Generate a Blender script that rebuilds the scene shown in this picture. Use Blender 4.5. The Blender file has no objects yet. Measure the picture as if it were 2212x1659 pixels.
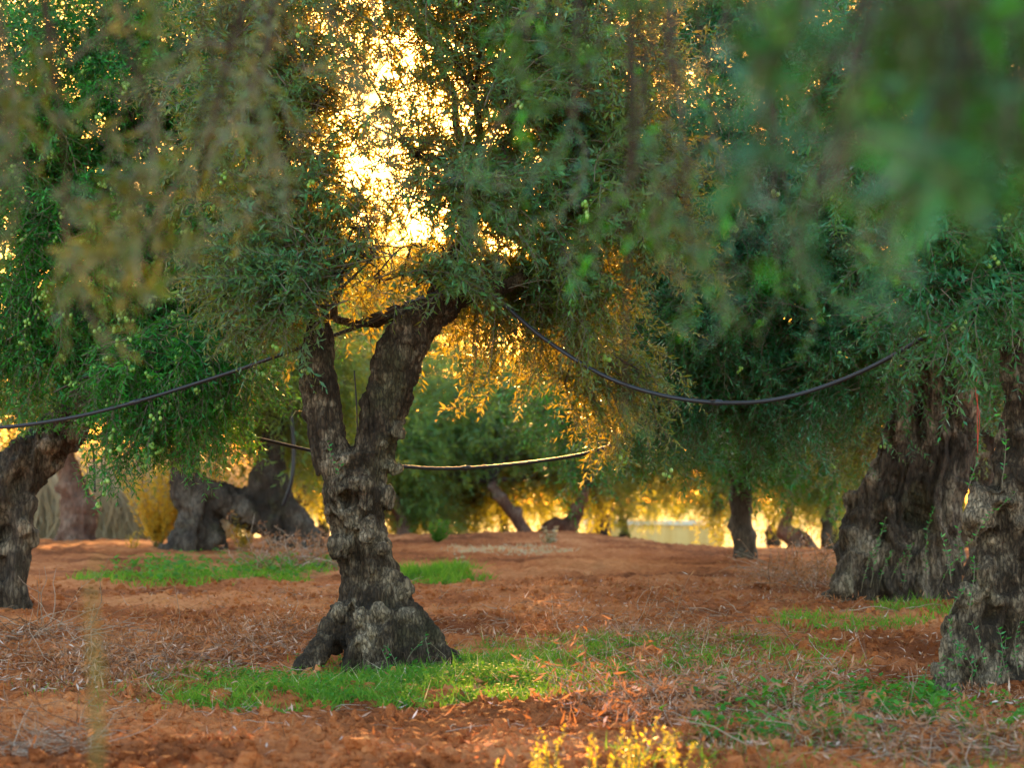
import bpy, math, random
import numpy as np
from mathutils import Vector

random.seed(7)
RNG = np.random.default_rng(11)
scene = bpy.context.scene
COL = scene.collection
PI = math.pi

# ------------------------------------------------------------------ camera
CAM_H = 1.08
LENS = 70.0
FPX = LENS / 36.0 * 2212.0          # focal length in photo pixels (2212 wide)
CX, CY = 1106.0, 829.5
TILT = math.atan((1080.0 - CY) / FPX)
FOCUS = 12.75

cam_data = bpy.data.cameras.new("camera")
cam = bpy.data.objects.new("camera", cam_data)
COL.objects.link(cam)
cam.location = (0, 0, CAM_H)
cam.rotation_euler = (PI / 2 + TILT, 0, 0)
cam_data.lens = LENS
cam_data.sensor_width = 36.0
cam_data.clip_start = 0.05
cam_data.clip_end = 3000.0
cam_data.dof.use_dof = True
cam_data.dof.focus_distance = FOCUS
cam_data.dof.aperture_fstop = 2.4
scene.camera = cam


def P(px, py, d):
    """a point the photograph shows at (px, py), standing d metres ahead"""
    xr = (px - CX) / FPX
    yv = (CY - py) / FPX
    dy = math.cos(TILT) - yv * math.sin(TILT)
    dz = math.sin(TILT) + yv * math.cos(TILT)
    s = d / dy
    return np.array([xr * s, d, CAM_H + dz * s])


def proj(p):
    p = np.asarray(p)
    x, y, z = p[..., 0], p[..., 1], p[..., 2] - CAM_H
    f = y * math.cos(TILT) + z * math.sin(TILT)
    u = -y * math.sin(TILT) + z * math.cos(TILT)
    return CX + x / f * FPX, CY - u / f * FPX


# ------------------------------------------------------------------ noise
def _hash(ix, iy, iz, seed):
    h = (ix.astype(np.int64) * 374761393 + iy.astype(np.int64) * 668265263
         + iz.astype(np.int64) * 2147483647 + seed * 1274126177) & 0xFFFFFFFF
    h = ((h ^ (h >> 13)) * 1274126177) & 0xFFFFFFFF
    h = ((h ^ (h >> 16)) * 2246822519) & 0xFFFFFFFF
    return ((h ^ (h >> 15)) & 0xFFFFFF) / float(0x7FFFFF) - 1.0


def vnoise(p, seed=0):
    i = np.floor(p).astype(np.int64)
    f = p - i
    f = f * f * f * (f * (f * 6 - 15) + 10)
    r = 0
    for dx in (0, 1):
        wx = f[:, 0] if dx else 1 - f[:, 0]
        for dy in (0, 1):
            wy = f[:, 1] if dy else 1 - f[:, 1]
            for dz in (0, 1):
                wz = f[:, 2] if dz else 1 - f[:, 2]
                r = r + wx * wy * wz * _hash(i[:, 0] + dx, i[:, 1] + dy, i[:, 2] + dz, seed)
    return r


def fbm(p, octv=4, seed=0, gain=0.5):
    a, r = 1.0, 0
    for o in range(octv):
        r = r + a * vnoise(p * (2.03 ** o) + o * 17.3, seed + o)
        a *= gain
    return r


# ------------------------------------------------------------------ ground height
_gd = np.array([-400, 0, 13, 18, 24, 30, 36, 42, 52, 62, 90, 400.0])
_gz = np.array([0, 0, 0, .17, .26, .31, .31, .22, -.25, -.6, -.8, -.8])


def gmacro(x, y):
    x = np.asarray(x, float); y = np.asarray(y, float)
    z = np.interp(y, _gd, _gz)
    z = z + .17 * np.exp(-((x - .2) / 3.6) ** 2 - ((y - 35) / 5.5) ** 2)
    z = z - .20 * (1 / (1 + np.exp(-(x - 2.3) / .25))) * np.exp(-((y - 39) / 8.0) ** 2)
    return z


def gz(x, y):
    x = np.atleast_1d(np.asarray(x, float)); y = np.atleast_1d(np.asarray(y, float))
    z = gmacro(x, y)
    p = np.stack([x, y, np.zeros_like(x)], 1)
    z = z + .038 * fbm(p * 2.2, 3, 5) + .021 * fbm(p * 9, 3, 9)
    c = vnoise(p * 26, 31)
    z = z + .020 * np.maximum(c, 0) + .008 * vnoise(p * 48, 33)
    return z


def gpt(px, py):
    d = 12.0
    for _ in range(40):
        z = float(gmacro((px - CX) / FPX * d, d))
        d = .5 * d + .5 * FPX * (CAM_H - z) / (py - 1080)
    return np.array([(px - CX) / FPX * d, d])


# ------------------------------------------------------------------ mesh helpers
def mesh_from(name, V, quads=None, tris=None, mat_q=None, mat_t=None, mats=(), smooth=True, fattr=None):
    me = bpy.data.meshes.new(name)
    V = np.ascontiguousarray(V, dtype=np.float32)
    q = np.zeros((0, 4), np.int32) if quads is None else np.asarray(quads, np.int32)
    t = np.zeros((0, 3), np.int32) if tris is None else np.asarray(tris, np.int32)
    nq, nt = len(q), len(t)
    me.vertices.add(len(V)); me.vertices.foreach_set("co", V.ravel())
    me.loops.add(nq * 4 + nt * 3)
    me.loops.foreach_set("vertex_index", np.concatenate([q.ravel(), t.ravel()]).astype(np.int32))
    me.polygons.add(nq + nt)
    me.polygons.foreach_set("loop_start", np.concatenate(
        [np.arange(nq) * 4, nq * 4 + np.arange(nt) * 3]).astype(np.int32))
    mi = np.zeros(nq + nt, np.int32)
    if mat_q is not None: mi[:nq] = mat_q
    if mat_t is not None: mi[nq:] = mat_t
    me.polygons.foreach_set("material_index", mi)
    me.polygons.foreach_set("use_smooth", np.full(nq + nt, smooth))
    for m in mats: me.materials.append(m)
    if fattr is not None:
        a = me.attributes.new("rnd", 'FLOAT', 'FACE')
        a.data.foreach_set("value", np.asarray(fattr, np.float32))
    me.update(calc_edges=True)
    return me


def obj(name, me, parent=None):
    o = bpy.data.objects.new(name, me)
    COL.objects.link(o)
    if parent is not None:
        o.parent = parent
        o.location = [-c for c in parent.location]     # meshes are written in world metres
    return o


def tag(o, label=None, cat=None, group=None, kind=None):
    if label: o["label"] = label
    if cat: o["category"] = cat
    if group: o["group"] = group
    if kind: o["kind"] = kind
    return o


def thing(name, loc, label, cat, group=None):
    o = bpy.data.objects.new(name, None)
    o.empty_display_size = .2
    COL.objects.link(o)
    o.location = [float(c) for c in loc]
    return tag(o, label, cat, group)


def catmull(pts, n):
    pts = np.asarray(pts, float)
    if len(pts) == 2:
        t = np.linspace(0, 1, n)[:, None]
        return pts[0] * (1 - t) + pts[1] * t
    p = np.vstack([2 * pts[0] - pts[1], pts, 2 * pts[-1] - pts[-2]])
    m = len(pts) - 1
    u = np.linspace(0, m, n)
    i = np.minimum(u.astype(int), m - 1)
    t = (u - i)[:, None]
    a, b, c, d = p[i], p[i + 1], p[i + 2], p[i + 3]
    return .5 * (2 * b + (c - a) * t + (2 * a - 5 * b + 4 * c - d) * t * t + (3 * b - a - 3 * c + d) * t ** 3)


def tube(path, radii, sides=8, cap=True):
    path = np.asarray(path, float); n = len(path)
    radii = np.broadcast_to(np.asarray(radii, float), (n,))
    T = np.gradient(path, axis=0)
    T /= np.linalg.norm(T, axis=1)[:, None] + 1e-12
    a = np.array([0, 0, 1.0]) if abs(T[0][2]) < .9 else np.array([0, 1.0, 0])
    u = np.cross(T[0], a); u /= np.linalg.norm(u)
    ang = np.linspace(0, 2 * PI, sides, endpoint=False)
    V = np.zeros((n, sides, 3))
    for i in range(n):
        u = u - T[i] * np.dot(u, T[i]); u /= np.linalg.norm(u) + 1e-12
        w = np.cross(T[i], u)
        V[i] = path[i] + radii[i] * (np.cos(ang)[:, None] * u + np.sin(ang)[:, None] * w)
    V = V.reshape(-1, 3)
    i = np.arange(n - 1)[:, None] * sides
    k = np.arange(sides)[None, :]
    k2 = (k + 1) % sides
    Q = np.stack([i + k, i + k2, i + sides + k2, i + sides + k], -1).reshape(-1, 4)
    Tr = np.zeros((0, 3), int)
    if cap:
        V = np.vstack([V, path[0], path[-1]])
        c0, c1 = n * sides, n * sides + 1
        kk = np.arange(sides); kn = (kk + 1) % sides
        Tr = np.vstack([np.stack([np.full(sides, c0), kn, kk], 1),
                        np.stack([np.full(sides, c1), (n - 1) * sides + kk, (n - 1) * sides + kn], 1)])
    return V, Q, Tr


class MB:
    def __init__(s): s.V = []; s.Q = []; s.T = []; s.mq = []; s.mt = []; s.rq = []; s.rt = []; s.n = 0

    def add(s, V, Q=None, T=None, mat=0, rq=None, rt=None):
        V = np.asarray(V, float)
        if Q is not None and len(Q):
            s.Q.append(np.asarray(Q) + s.n); s.mq.append(np.full(len(Q), mat))
            s.rq.append(np.full(len(Q), .5) if rq is None else np.broadcast_to(rq, (len(Q),)))
        if T is not None and len(T):
            s.T.append(np.asarray(T) + s.n); s.mt.append(np.full(len(T), mat))
            s.rt.append(np.full(len(T), .5) if rt is None else np.broadcast_to(rt, (len(T),)))
        s.V.append(V); s.n += len(V)

    def tube(s, path, radii, sides=6, mat=0, r=.5):
        V, Q, T = tube(path, radii, sides); s.add(V, Q, T, mat, r, r)

    def mesh(s, name, mats, smooth=True):
        Q = np.concatenate(s.Q) if s.Q else None
        T = np.concatenate(s.T) if s.T else None
        mq = np.concatenate(s.mq) if s.Q else None
        mt = np.concatenate(s.mt) if s.T else None
        r = np.concatenate(s.rq + s.rt)
        return mesh_from(name, np.concatenate(s.V), Q, T, mq, mt, mats, smooth, r)


# ------------------------------------------------------------------ materials
def newmat(name):
    m = bpy.data.materials.new(name); m.use_nodes = True
    nt = m.node_tree; nt.nodes.clear()
    return m, nt.nodes, nt.links


def ramp(nodes, stops):
    r = nodes.new("ShaderNodeValToRGB")
    e = r.color_ramp.elements
    while len(e) < len(stops): e.new(.5)
    for k, (p, c) in enumerate(stops):
        e[k].position = p; e[k].color = (*c, 1)
    return r


def leaf_mat(name, stops, under, trans, tfac=.4, rough=.42, spec=.45):
    m, N, L = newmat(name)
    at = N.new("ShaderNodeAttribute"); at.attribute_name = "rnd"
    r = ramp(N, stops); L.new(at.outputs["Fac"], r.inputs[0])
    geo = N.new("ShaderNodeNewGeometry")
    mix = N.new("ShaderNodeMix"); mix.data_type = 'RGBA'
    mix.inputs["B"].default_value = (*under, 1)
    mul = N.new("ShaderNodeMath"); mul.operation = 'MULTIPLY'; mul.inputs[1].default_value = .75
    L.new(geo.outputs["Backfacing"], mul.inputs[0]); L.new(mul.outputs[0], mix.inputs["Factor"])
    L.new(r.outputs[0], mix.inputs["A"])
    pb = N.new("ShaderNodeBsdfPrincipled")
    pb.inputs["Roughness"].default_value = rough
    pb.inputs["Specular IOR Level"].default_value = spec
    L.new(mix.outputs["Result"], pb.inputs["Base Color"])
    tr = N.new("ShaderNodeBsdfTranslucent"); tr.inputs[0].default_value = (*trans, 1)
    sh = N.new("ShaderNodeMixShader"); sh.inputs[0].default_value = tfac
    out = N.new("ShaderNodeOutputMaterial")
    L.new(pb.outputs[0], sh.inputs[1]); L.new(tr.outputs[0], sh.inputs[2]); L.new(sh.outputs[0], out.inputs[0])
    return m


def plain_mat(name, stops, rough=.8, spec=.2):
    m, N, L = newmat(name)
    at = N.new("ShaderNodeAttribute"); at.attribute_name = "rnd"
    r = ramp(N, stops); L.new(at.outputs["Fac"], r.inputs[0])
    pb = N.new("ShaderNodeBsdfPrincipled")
    pb.inputs["Roughness"].default_value = rough
    pb.inputs["Specular IOR Level"].default_value = spec
    L.new(r.outputs[0], pb.inputs["Base Color"])
    out = N.new("ShaderNodeOutputMaterial"); L.new(pb.outputs[0], out.inputs[0])
    return m


def bark_mat(name, dark, mid, light, grain=(34, 34, 7), bump=.55, patch=4.0):
    m, N, L = newmat(name)
    tc = N.new("ShaderNodeTexCoord")
    mp = N.new("ShaderNodeMapping"); mp.inputs["Scale"].default_value = grain
    L.new(tc.outputs["Object"], mp.inputs[0])
    nz = N.new("ShaderNodeTexNoise"); nz.inputs["Scale"].default_value = 1.0
    nz.inputs["Detail"].default_value = 6; nz.inputs["Roughness"].default_value = .62
    nz.inputs["Distortion"].default_value = 1.2
    L.new(mp.outputs[0], nz.inputs["Vector"])
    vo = N.new("ShaderNodeTexVoronoi"); vo.feature = 'DISTANCE_TO_EDGE'; vo.inputs["Scale"].default_value = 1.3
    add = N.new("ShaderNodeVectorMath"); add.operation = 'ADD'
    sc = N.new("ShaderNodeVectorMath"); sc.operation = 'SCALE'; sc.inputs["Scale"].default_value = 1.6
    L.new(nz.outputs["Color"], sc.inputs[0]); L.new(mp.outputs[0], add.inputs[0]); L.new(sc.outputs[0], add.inputs[1])
    L.new(add.outputs[0], vo.inputs["Vector"])
    big = N.new("ShaderNodeTexNoise"); big.inputs["Scale"].default_value = patch
    big.inputs["Detail"].default_value = 5; big.inputs["Roughness"].default_value = .6
    L.new(tc.outputs["Object"], big.inputs["Vector"])
    kn = N.new("ShaderNodeAttribute"); kn.attribute_name = "knob"
    # weathered patches: broad noise + burl mask + a little of the grain
    a1 = N.new("ShaderNodeMath"); a1.operation = 'MULTIPLY_ADD'; a1.inputs[1].default_value = .40
    L.new(nz.outputs["Fac"], a1.inputs[0]); L.new(big.outputs["Fac"], a1.inputs[2])
    a2 = N.new("ShaderNodeMath"); a2.operation = 'MULTIPLY_ADD'; a2.inputs[1].default_value = .34
    L.new(kn.outputs["Fac"], a2.inputs[0]); L.new(a1.outputs[0], a2.inputs[2])
    r = ramp(N, [(.52, dark), (.72, mid), (.98, light)])
    r.color_ramp.elements[0].position = .44
    L.new(a2.outputs[0], r.inputs[0])
    # moss tint
    mo = N.new("ShaderNodeTexNoise"); mo.inputs["Scale"].default_value = 2.3; mo.inputs["Detail"].default_value = 6
    L.new(tc.outputs["Object"], mo.inputs["Vector"])
    mr = ramp(N, [(.56, (0, 0, 0)), (.72, (.45, .45, .45))]); L.new(mo.outputs["Fac"], mr.inputs[0])
    mx = N.new("ShaderNodeMix"); mx.data_type = 'RGBA'; mx.inputs["B"].default_value = (.085, .085, .035, 1)
    L.new(mr.outputs[0], mx.inputs["Factor"]); L.new(r.outputs[0], mx.inputs["A"])
    cr = ramp(N, [(.0, (.75, .75, .75)), (.13, (0, 0, 0))]); L.new(vo.outputs["Distance"], cr.inputs[0])
    mc = N.new("ShaderNodeMix"); mc.data_type = 'RGBA'; mc.inputs["B"].default_value = (*dark, 1)
    L.new(cr.outputs[0], mc.inputs["Factor"]); L.new(mx.outputs["Result"], mc.inputs["A"]); mx = mc
    h1 = N.new("ShaderNodeMath"); h1.operation = 'MINIMUM'; h1.inputs[1].default_value = .22
    L.new(vo.outputs["Distance"], h1.inputs[0])
    h2 = N.new("ShaderNodeMath"); h2.operation = 'MULTIPLY_ADD'; h2.inputs[1].default_value = 2.2
    L.new(h1.outputs[0], h2.inputs[0]); L.new(nz.outputs["Fac"], h2.inputs[2])
    bp = N.new("ShaderNodeBump"); bp.inputs["Strength"].default_value = bump; bp.inputs["Distance"].default_value = .02
    L.new(h2.outputs[0], bp.inputs["Height"])
    pb = N.new("ShaderNodeBsdfPrincipled"); pb.inputs["Roughness"].default_value = .82
    pb.inputs["Specular IOR Level"].default_value = .25
    L.new(mx.outputs["Result"], pb.inputs["Base Color"]); L.new(bp.outputs[0], pb.inputs["Normal"])
    out = N.new("ShaderNodeOutputMaterial"); L.new(pb.outputs[0], out.inputs[0])
    return m


def soil_mat():
    m, N, L = newmat("terra_rossa_soil")
    tc = N.new("ShaderNodeTexCoord")
    n1 = N.new("ShaderNodeTexNoise"); n1.inputs["Scale"].default_value = .55; n1.inputs["Detail"].default_value = 6
    n2 = N.new("ShaderNodeTexNoise"); n2.inputs["Scale"].default_value = 14; n2.inputs["Detail"].default_value = 8
    n2.inputs["Roughness"].default_value = .7
    for n in (n1, n2): L.new(tc.outputs["Object"], n.inputs["Vector"])
    ad = N.new("ShaderNodeMath"); ad.operation = 'MULTIPLY_ADD'; ad.inputs[1].default_value = .55
    L.new(n2.outputs["Fac"], ad.inputs[0]); L.new(n1.outputs["Fac"], ad.inputs[2])
    r = ramp(N, [(.62, SOIL[0]), (.78, SOIL[1]), (.95, SOIL[2])])
    L.new(ad.outputs[0], r.inputs[0])
    bn = N.new("ShaderNodeTexNoise"); bn.inputs["Scale"].default_value = 60; bn.inputs["Detail"].default_value = 6
    L.new(tc.outputs["Object"], bn.inputs["Vector"])
    bp = N.new("ShaderNodeBump"); bp.inputs["Strength"].default_value = 1.0; bp.inputs["Distance"].default_value = .03
    L.new(bn.outputs["Fac"], bp.inputs["Height"])
    # pale dry stubble field beyond the grove
    sx = N.new("ShaderNodeSeparateXYZ"); L.new(tc.outputs["Object"], sx.inputs[0])
    mr = N.new("ShaderNodeMapRange"); mr.inputs["From Min"].default_value = 46; mr.inputs["From Max"].default_value = 52
    L.new(sx.outputs["Y"], mr.inputs[0])
    mx = N.new("ShaderNodeMix"); mx.data_type = 'RGBA'; mx.inputs["B"].default_value = (.42, .36, .17, 1)
    L.new(mr.outputs[0], mx.inputs["Factor"]); L.new(r.outputs[0], mx.inputs["A"])
    pb = N.new("ShaderNodeBsdfPrincipled"); pb.inputs["Roughness"].default_value = .95
    pb.inputs["Specular IOR Level"].default_value = .1
    L.new(mx.outputs["Result"], pb.inputs["Base Color"]); L.new(bp.outputs[0], pb.inputs["Normal"])
    out = N.new("ShaderNodeOutputMaterial"); L.new(pb.outputs[0], out.inputs[0])
    return m


SOIL = [(.17, .045, .013), (.40, .120, .038), (.56, .22, .085)]
M = {}
M['leaf'] = leaf_mat("olive_leaf", [(0, (.004, .040, .011)), (.45, (.010, .100, .028)), (.75, (.030, .21, .060)), (.93, (.13, .27, .16)), (1, (.14, .22, .03))],  # pale upper stop puts silvery highlights into some leaves' colour
                     (.055, .20, .11), (.58, .40, .014), .28, .45, .28)
M['leaf_green'] = leaf_mat("fresh_olive_leaf", [(0, (.002, .046, .006)), (.45, (.006, .130, .014)), (.75, (.024, .26, .028)), (.95, (.08, .40, .06)), (1, (.14, .36, .12))],
                           (.035, .21, .07), (.15, .36, .012), .20, .45, .28)
M['leaf_teal'] = leaf_mat("shaded_olive_leaf", [(0, (.003, .040, .013)), (.45, (.008, .105, .036)), (.75, (.024, .21, .075)), (.93, (.10, .29, .18)), (1, (.10, .24, .04))],  # same painted silvery highlights in the pale upper stop
                          (.045, .21, .13), (.20, .36, .02), .22, .45, .28)
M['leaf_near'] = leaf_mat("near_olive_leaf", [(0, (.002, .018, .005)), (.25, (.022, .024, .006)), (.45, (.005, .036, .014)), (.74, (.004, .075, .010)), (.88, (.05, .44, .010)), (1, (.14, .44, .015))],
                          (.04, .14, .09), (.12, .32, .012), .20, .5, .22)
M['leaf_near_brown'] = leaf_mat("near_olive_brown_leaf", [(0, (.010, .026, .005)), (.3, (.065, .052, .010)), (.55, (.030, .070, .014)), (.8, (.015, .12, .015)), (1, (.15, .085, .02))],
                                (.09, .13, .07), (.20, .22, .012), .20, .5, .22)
M['leaf_far'] = leaf_mat("far_olive_leaf", [(0, (.020, .085, .022)), (.6, (.050, .19, .050)), (1, (.12, .25, .05))],
                         (.09, .23, .10), (.48, .46, .03), .42, .45, .28)
M['twig'] = plain_mat("olive_twig", [(0, (.10, .085, .06)), (1, (.17, .14, .10))])
M['branch'] = bark_mat("branch_bark", (.018, .012, .009), (.055, .040, .030), (.13, .105, .085))
M['fruit'] = plain_mat("green_olive_fruit", [(0, (.13, .30, .04)), (.8, (.24, .42, .08)), (.93, (.30, .44, .12)), (1, (.05, .02, .04))], .35, .5)
M['bark'] = bark_mat("olive_bark", (.010, .006, .004), (.060, .038, .022), (.33, .25, .17), (30, 30, 10), 1.0)
M['bark_old'] = bark_mat("ancient_olive_bark", (.009, .006, .005), (.080, .056, .040), (.33, .255, .185), (24, 24, 5), 1.0, 2.5)
M['bark_far'] = bark_mat("distant_olive_bark", (.012, .008, .006), (.050, .034, .025), (.13, .10, .078), (14, 14, 3), .5, 2.0)
M['bark_red'] = bark_mat("reddish_olive_bark", (.040, .018, .012), (.14, .075, .055), (.25, .17, .13), (14, 14, 3), .5, 2.0)
M['grass'] = leaf_mat("grass_blade", [(0, (.045, .15, .018)), (.6, (.085, .23, .026)), (.85, (.16, .28, .04)), (1, (.30, .27, .09))],
                      (.08, .20, .03), (.20, .42, .02), .38, .8, .08)
M['herb'] = leaf_mat("weed_leaf", [(0, (.018, .12, .015)), (.6, (.036, .19, .024)), (1, (.10, .25, .04))],
                     (.05, .16, .03), (.16, .42, .02), .35, .7, .12)
M['yellow'] = leaf_mat("yellow_weed", [(0, (.22, .26, .03)), (.5, (.45, .38, .03)), (1, (.65, .48, .03))],
                       (.40, .34, .04), (.75, .55, .03), .5, .5, .3)
M['dry'] = leaf_mat("dry_olive_leaf", [(0, (.08, .028, .012)), (.35, (.22, .070, .026)), (.62, (.34, .14, .07)), (.85, (.50, .37, .30)), (1, (.66, .58, .52))],
                    (.32, .18, .11), (.55, .24, .08), .22, .85, .05)
M['drytwig'] = plain_mat("dry_twig", [(0, (.12, .055, .032)), (.5, (.25, .15, .10)), (1, (.40, .30, .23))])
M['hose'] = plain_mat("black_polyethylene", [(0, (.014, .015, .021)), (1, (.02, .021, .028))], .42, .4)
M['straw'] = leaf_mat("dry_reed", [(0, (.30, .26, .20)), (.6, (.45, .40, .30)), (1, (.58, .50, .34))], (.45, .4, .3), (.65, .5, .25), .3, .7, .2)
M['gold'] = leaf_mat("sunlit_shrub_leaf", [(0, (.30, .22, .03)), (1, (.50, .36, .05))], (.40, .30, .05), (.85, .55, .06), .55, .5, .3)  # the gold of sunlight on the foliage is put into the leaf colour
M['red'] = plain_mat("red_plastic_ribbon", [(0, (.55, .03, .02)), (1, (.6, .05, .03))], .5, .4)
M['paint'] = plain_mat("red_paint", [(0, (.45, .02, .02)), (1, (.5, .03, .03))], .6, .3)
M['soil'] = soil_mat()

# ------------------------------------------------------------------ leaves and sprays
def leaf_block(base, a, s, n, Ln, W, curl):
    """6-vertex leaves: base (N,3), axis a, side s, normal n"""
    N_ = len(base)
    V = np.zeros((N_, 6, 3))
    prof = ((0, .10), (.42, .5), (1.0, .05))
    for k, (t, w) in enumerate(prof):
        c = base + a * (t * Ln)[:, None] - n * (curl * Ln * t * t)[:, None]
        V[:, 2 * k] = c - s * (w * W)[:, None]
        V[:, 2 * k + 1] = c + s * (w * W)[:, None]
    return V


def perp(a, rng):
    r = rng.normal(size=a.shape)
    s = np.cross(a, r); s /= np.linalg.norm(s, axis=1)[:, None] + 1e-9
    return s


def make_spray(rng, L=.9, ntw=7, twL=.30, pairs=9, leafL=.066, leafW=.0145, droop=1.0, sides=3):
    """a drooping branchlet with side twigs, leaves in pairs; starts at origin, heads +X"""
    n = 7
    pitch = np.linspace(.30, -.30 - 1.0 * droop, n) + rng.normal(0, .08, n)
    yaw = np.cumsum(rng.normal(0, .12, n))
    dirs = np.stack([np.cos(pitch) * np.cos(yaw), np.cos(pitch) * np.sin(yaw), np.sin(pitch)], 1)
    path = np.vstack([[0, 0, 0], np.cumsum(dirs * L / n, 0)])
    SV, SQ = [], []; off = 0
    V, Q, _ = tube(path, np.linspace(.0045, .0015, n + 1), sides, False)
    SV.append(V); SQ.append(Q + off); off += len(V)
    B, A, S_, Nn, LL, WW, CC = [], [], [], [], [], [], []

    def leaves_on(pth, npairs):
        ts = np.linspace(.12, 1.0, npairs)
        m = len(pth) - 1
        for k, t in enumerate(ts):
            u = t * m; i = min(int(u), m - 1); f = u - i
            p = pth[i] * (1 - f) + pth[i + 1] * f
            d = pth[i + 1] - pth[i]; d = d / (np.linalg.norm(d) + 1e-9)
            side = np.cross(d, [0, 0, 1.0]); side /= np.linalg.norm(side) + 1e-9
            up = np.cross(side, d)
            ph = (k % 2) * PI / 2 + rng.normal(0, .35)
            e = math.cos(ph) * side + math.sin(ph) * up
            for sg in (1, -1):
                if rng.random() < .08: continue
                spread = rng.uniform(.65, 1.25)
                a = d * math.cos(spread) + sg * e * math.sin(spread) + np.array([0, 0, -.05]) + rng.normal(0, .12, 3)
                a /= np.linalg.norm(a)
                s = np.cross(a, d); s /= np.linalg.norm(s) + 1e-9
                nn = np.cross(s, a)
                if np.dot(nn, up) < 0 and rng.random() < .7: nn = -nn; s = -s
                B.append(p); A.append(a); S_.append(s); Nn.append(nn)
                sz = rng.uniform(.7, 1.15) * (1 - .35 * max(0, t - .75) / .25)
                LL.append(leafL * sz); WW.append(leafW * sz * rng.uniform(.85, 1.15)); CC.append(rng.normal(.10, .14))

    for k in range(ntw):
        t = .12 + .85 * (k + rng.uniform(0, .8)) / ntw
        u = t * n; i = min(int(u), n - 1); f = u - i
        p0 = path[i] * (1 - f) + path[i + 1] * f
        d = dirs[min(i, n - 1)]
        side = np.cross(d, [0, 0, 1.0]); side /= np.linalg.norm(side) + 1e-9
        up = np.cross(side, d)
        ph = rng.uniform(0, 2 * PI)
        e = math.cos(ph) * side + .6 * math.sin(ph) * up
        tl = twL * rng.uniform(.6, 1.15)
        m = 4
        pts = [p0]; dd = d * .75 + e * .65
        for q in range(m):
            dd = dd / np.linalg.norm(dd); pts.append(pts[-1] + dd * tl / m); dd = dd + np.array([0, 0, -.16 * droop - .04]) + rng.normal(0, .06, 3)
        pts = np.array(pts)
        V, Q, _ = tube(pts, np.linspace(.0022, .001, m + 1), sides, False)
        SV.append(V); SQ.append(Q + off); off += len(V)
        leaves_on(pts, max(3, int(pairs * tl / twL)))
    leaves_on(path, int(pairs * 1.3))
    LV = leaf_block(np.array(B), np.array(A), np.array(S_), np.array(Nn), np.array(LL), np.array(WW), np.array(CC))
    return LV, np.vstack(SV), np.vstack(SQ)


rp = np.random.default_rng(3)
SP_MAIN = [make_spray(rp, .72, 8, .26, 8, .058, .0165, rp.uniform(.1, .75)) for _ in range(10)]
SP_HANG = [make_spray(rp, .85, 9, .20, 7, .056, .0160, rp.uniform(.9, 1.3)) for _ in range(6)]
SP_FAR = [make_spray(rp, 1.25, 6, .45, 6, .135, .036, rp.uniform(.8, 1.4)) for _ in range(6)]
SP_TIP = [make_spray(rp, .10, 1, .08, 4, .058, .0150, rp.uniform(.2, 1.0)) for _ in range(8)]
SP_NEAR = [make_spray(rp, .50, 4, .20, 7, .062, .0150, rp.uniform(.8, 1.4)) for _ in range(8)]


def rot(yaw, pitch, roll):
    cy, sy = np.cos(yaw), np.sin(yaw); cp, sp = np.cos(pitch), np.sin(pitch); cr, sr = np.cos(roll), np.sin(roll)
    Z = np.zeros_like(yaw); O = np.ones_like(yaw)
    Rz = np.stack([np.stack([cy, -sy, Z], -1), np.stack([sy, cy, Z], -1), np.stack([Z, Z, O], -1)], -2)
    Ry = np.stack([np.stack([cp, Z, -sp], -1), np.stack([Z, O, Z], -1), np.stack([sp, Z, cp], -1)], -2)
    Rx = np.stack([np.stack([O, Z, Z], -1), np.stack([Z, cr, -sr], -1), np.stack([Z, sr, cr], -1)], -2)
    return Rz @ Ry @ Rx


def place_sprays(protos, A, yaw, pitch, roll, scale, rng, drop=None):
    """returns leaf verts (N,6,3) in world and stem V,Q"""
    R = rot(yaw, pitch, roll) * scale[:, None, None]
    which = rng.integers(0, len(protos), len(A))
    LVs, SVs, SQs, off = [], [], [], 0
    for k, (LV, SV, SQ) in enumerate(protos):
        idx = np.nonzero(which == k)[0]
        if not len(idx): continue
        X = np.einsum('aij,lvj->alvi', R[idx], LV) + A[idx][:, None, None, :]
        LVs.append(X.reshape(-1, 6, 3))
        Y = np.einsum('aij,vj->avi', R[idx], SV) + A[idx][:, None, :]
        SVs.append(Y.reshape(-1, 3))
        SQs.append((SQ[None] + (np.arange(len(idx)) * len(SV))[:, None, None]).reshape(-1, 4) + off)
        off += len(idx) * len(SV)
    return np.concatenate(LVs), np.concatenate(SVs), np.concatenate(SQs)


def leaf_quads(n):
    b = (np.arange(n) * 6)[:, None]
    q = np.array([[0, 1, 3, 2], [2, 3, 5, 4]])
    return (b[:, :, None] + q[None]).reshape(-1, 4)


def ellip(rng, n, shell=.45):
    v = rng.normal(size=(n, 3)); v /= np.linalg.norm(v, axis=1)[:, None]
    return v * (rng.random(n) ** shell)[:, None]


def sphere_proto(seg=7, rings=5):
    V = [(0, 0, 1)]
    for i in range(1, rings):
        th = PI * i / rings
        for j in range(seg):
            V.append((math.sin(th) * math.cos(2 * PI * j / seg), math.sin(th) * math.sin(2 * PI * j / seg), math.cos(th)))
    V.append((0, 0, -1)); V = np.array(V)
    Q, T = [], []
    for j in range(seg):
        T.append((0, 1 + j, 1 + (j + 1) % seg))
        T.append((len(V) - 1, 1 + (rings - 2) * seg + (j + 1) % seg, 1 + (rings - 2) * seg + j))
        for i in range(rings - 2):
            a = 1 + i * seg
            Q.append((a + j, a + seg + j, a + seg + (j + 1) % seg, a + (j + 1) % seg))
    return V, np.array(Q), np.array(T)


SPH = sphere_proto()


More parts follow.
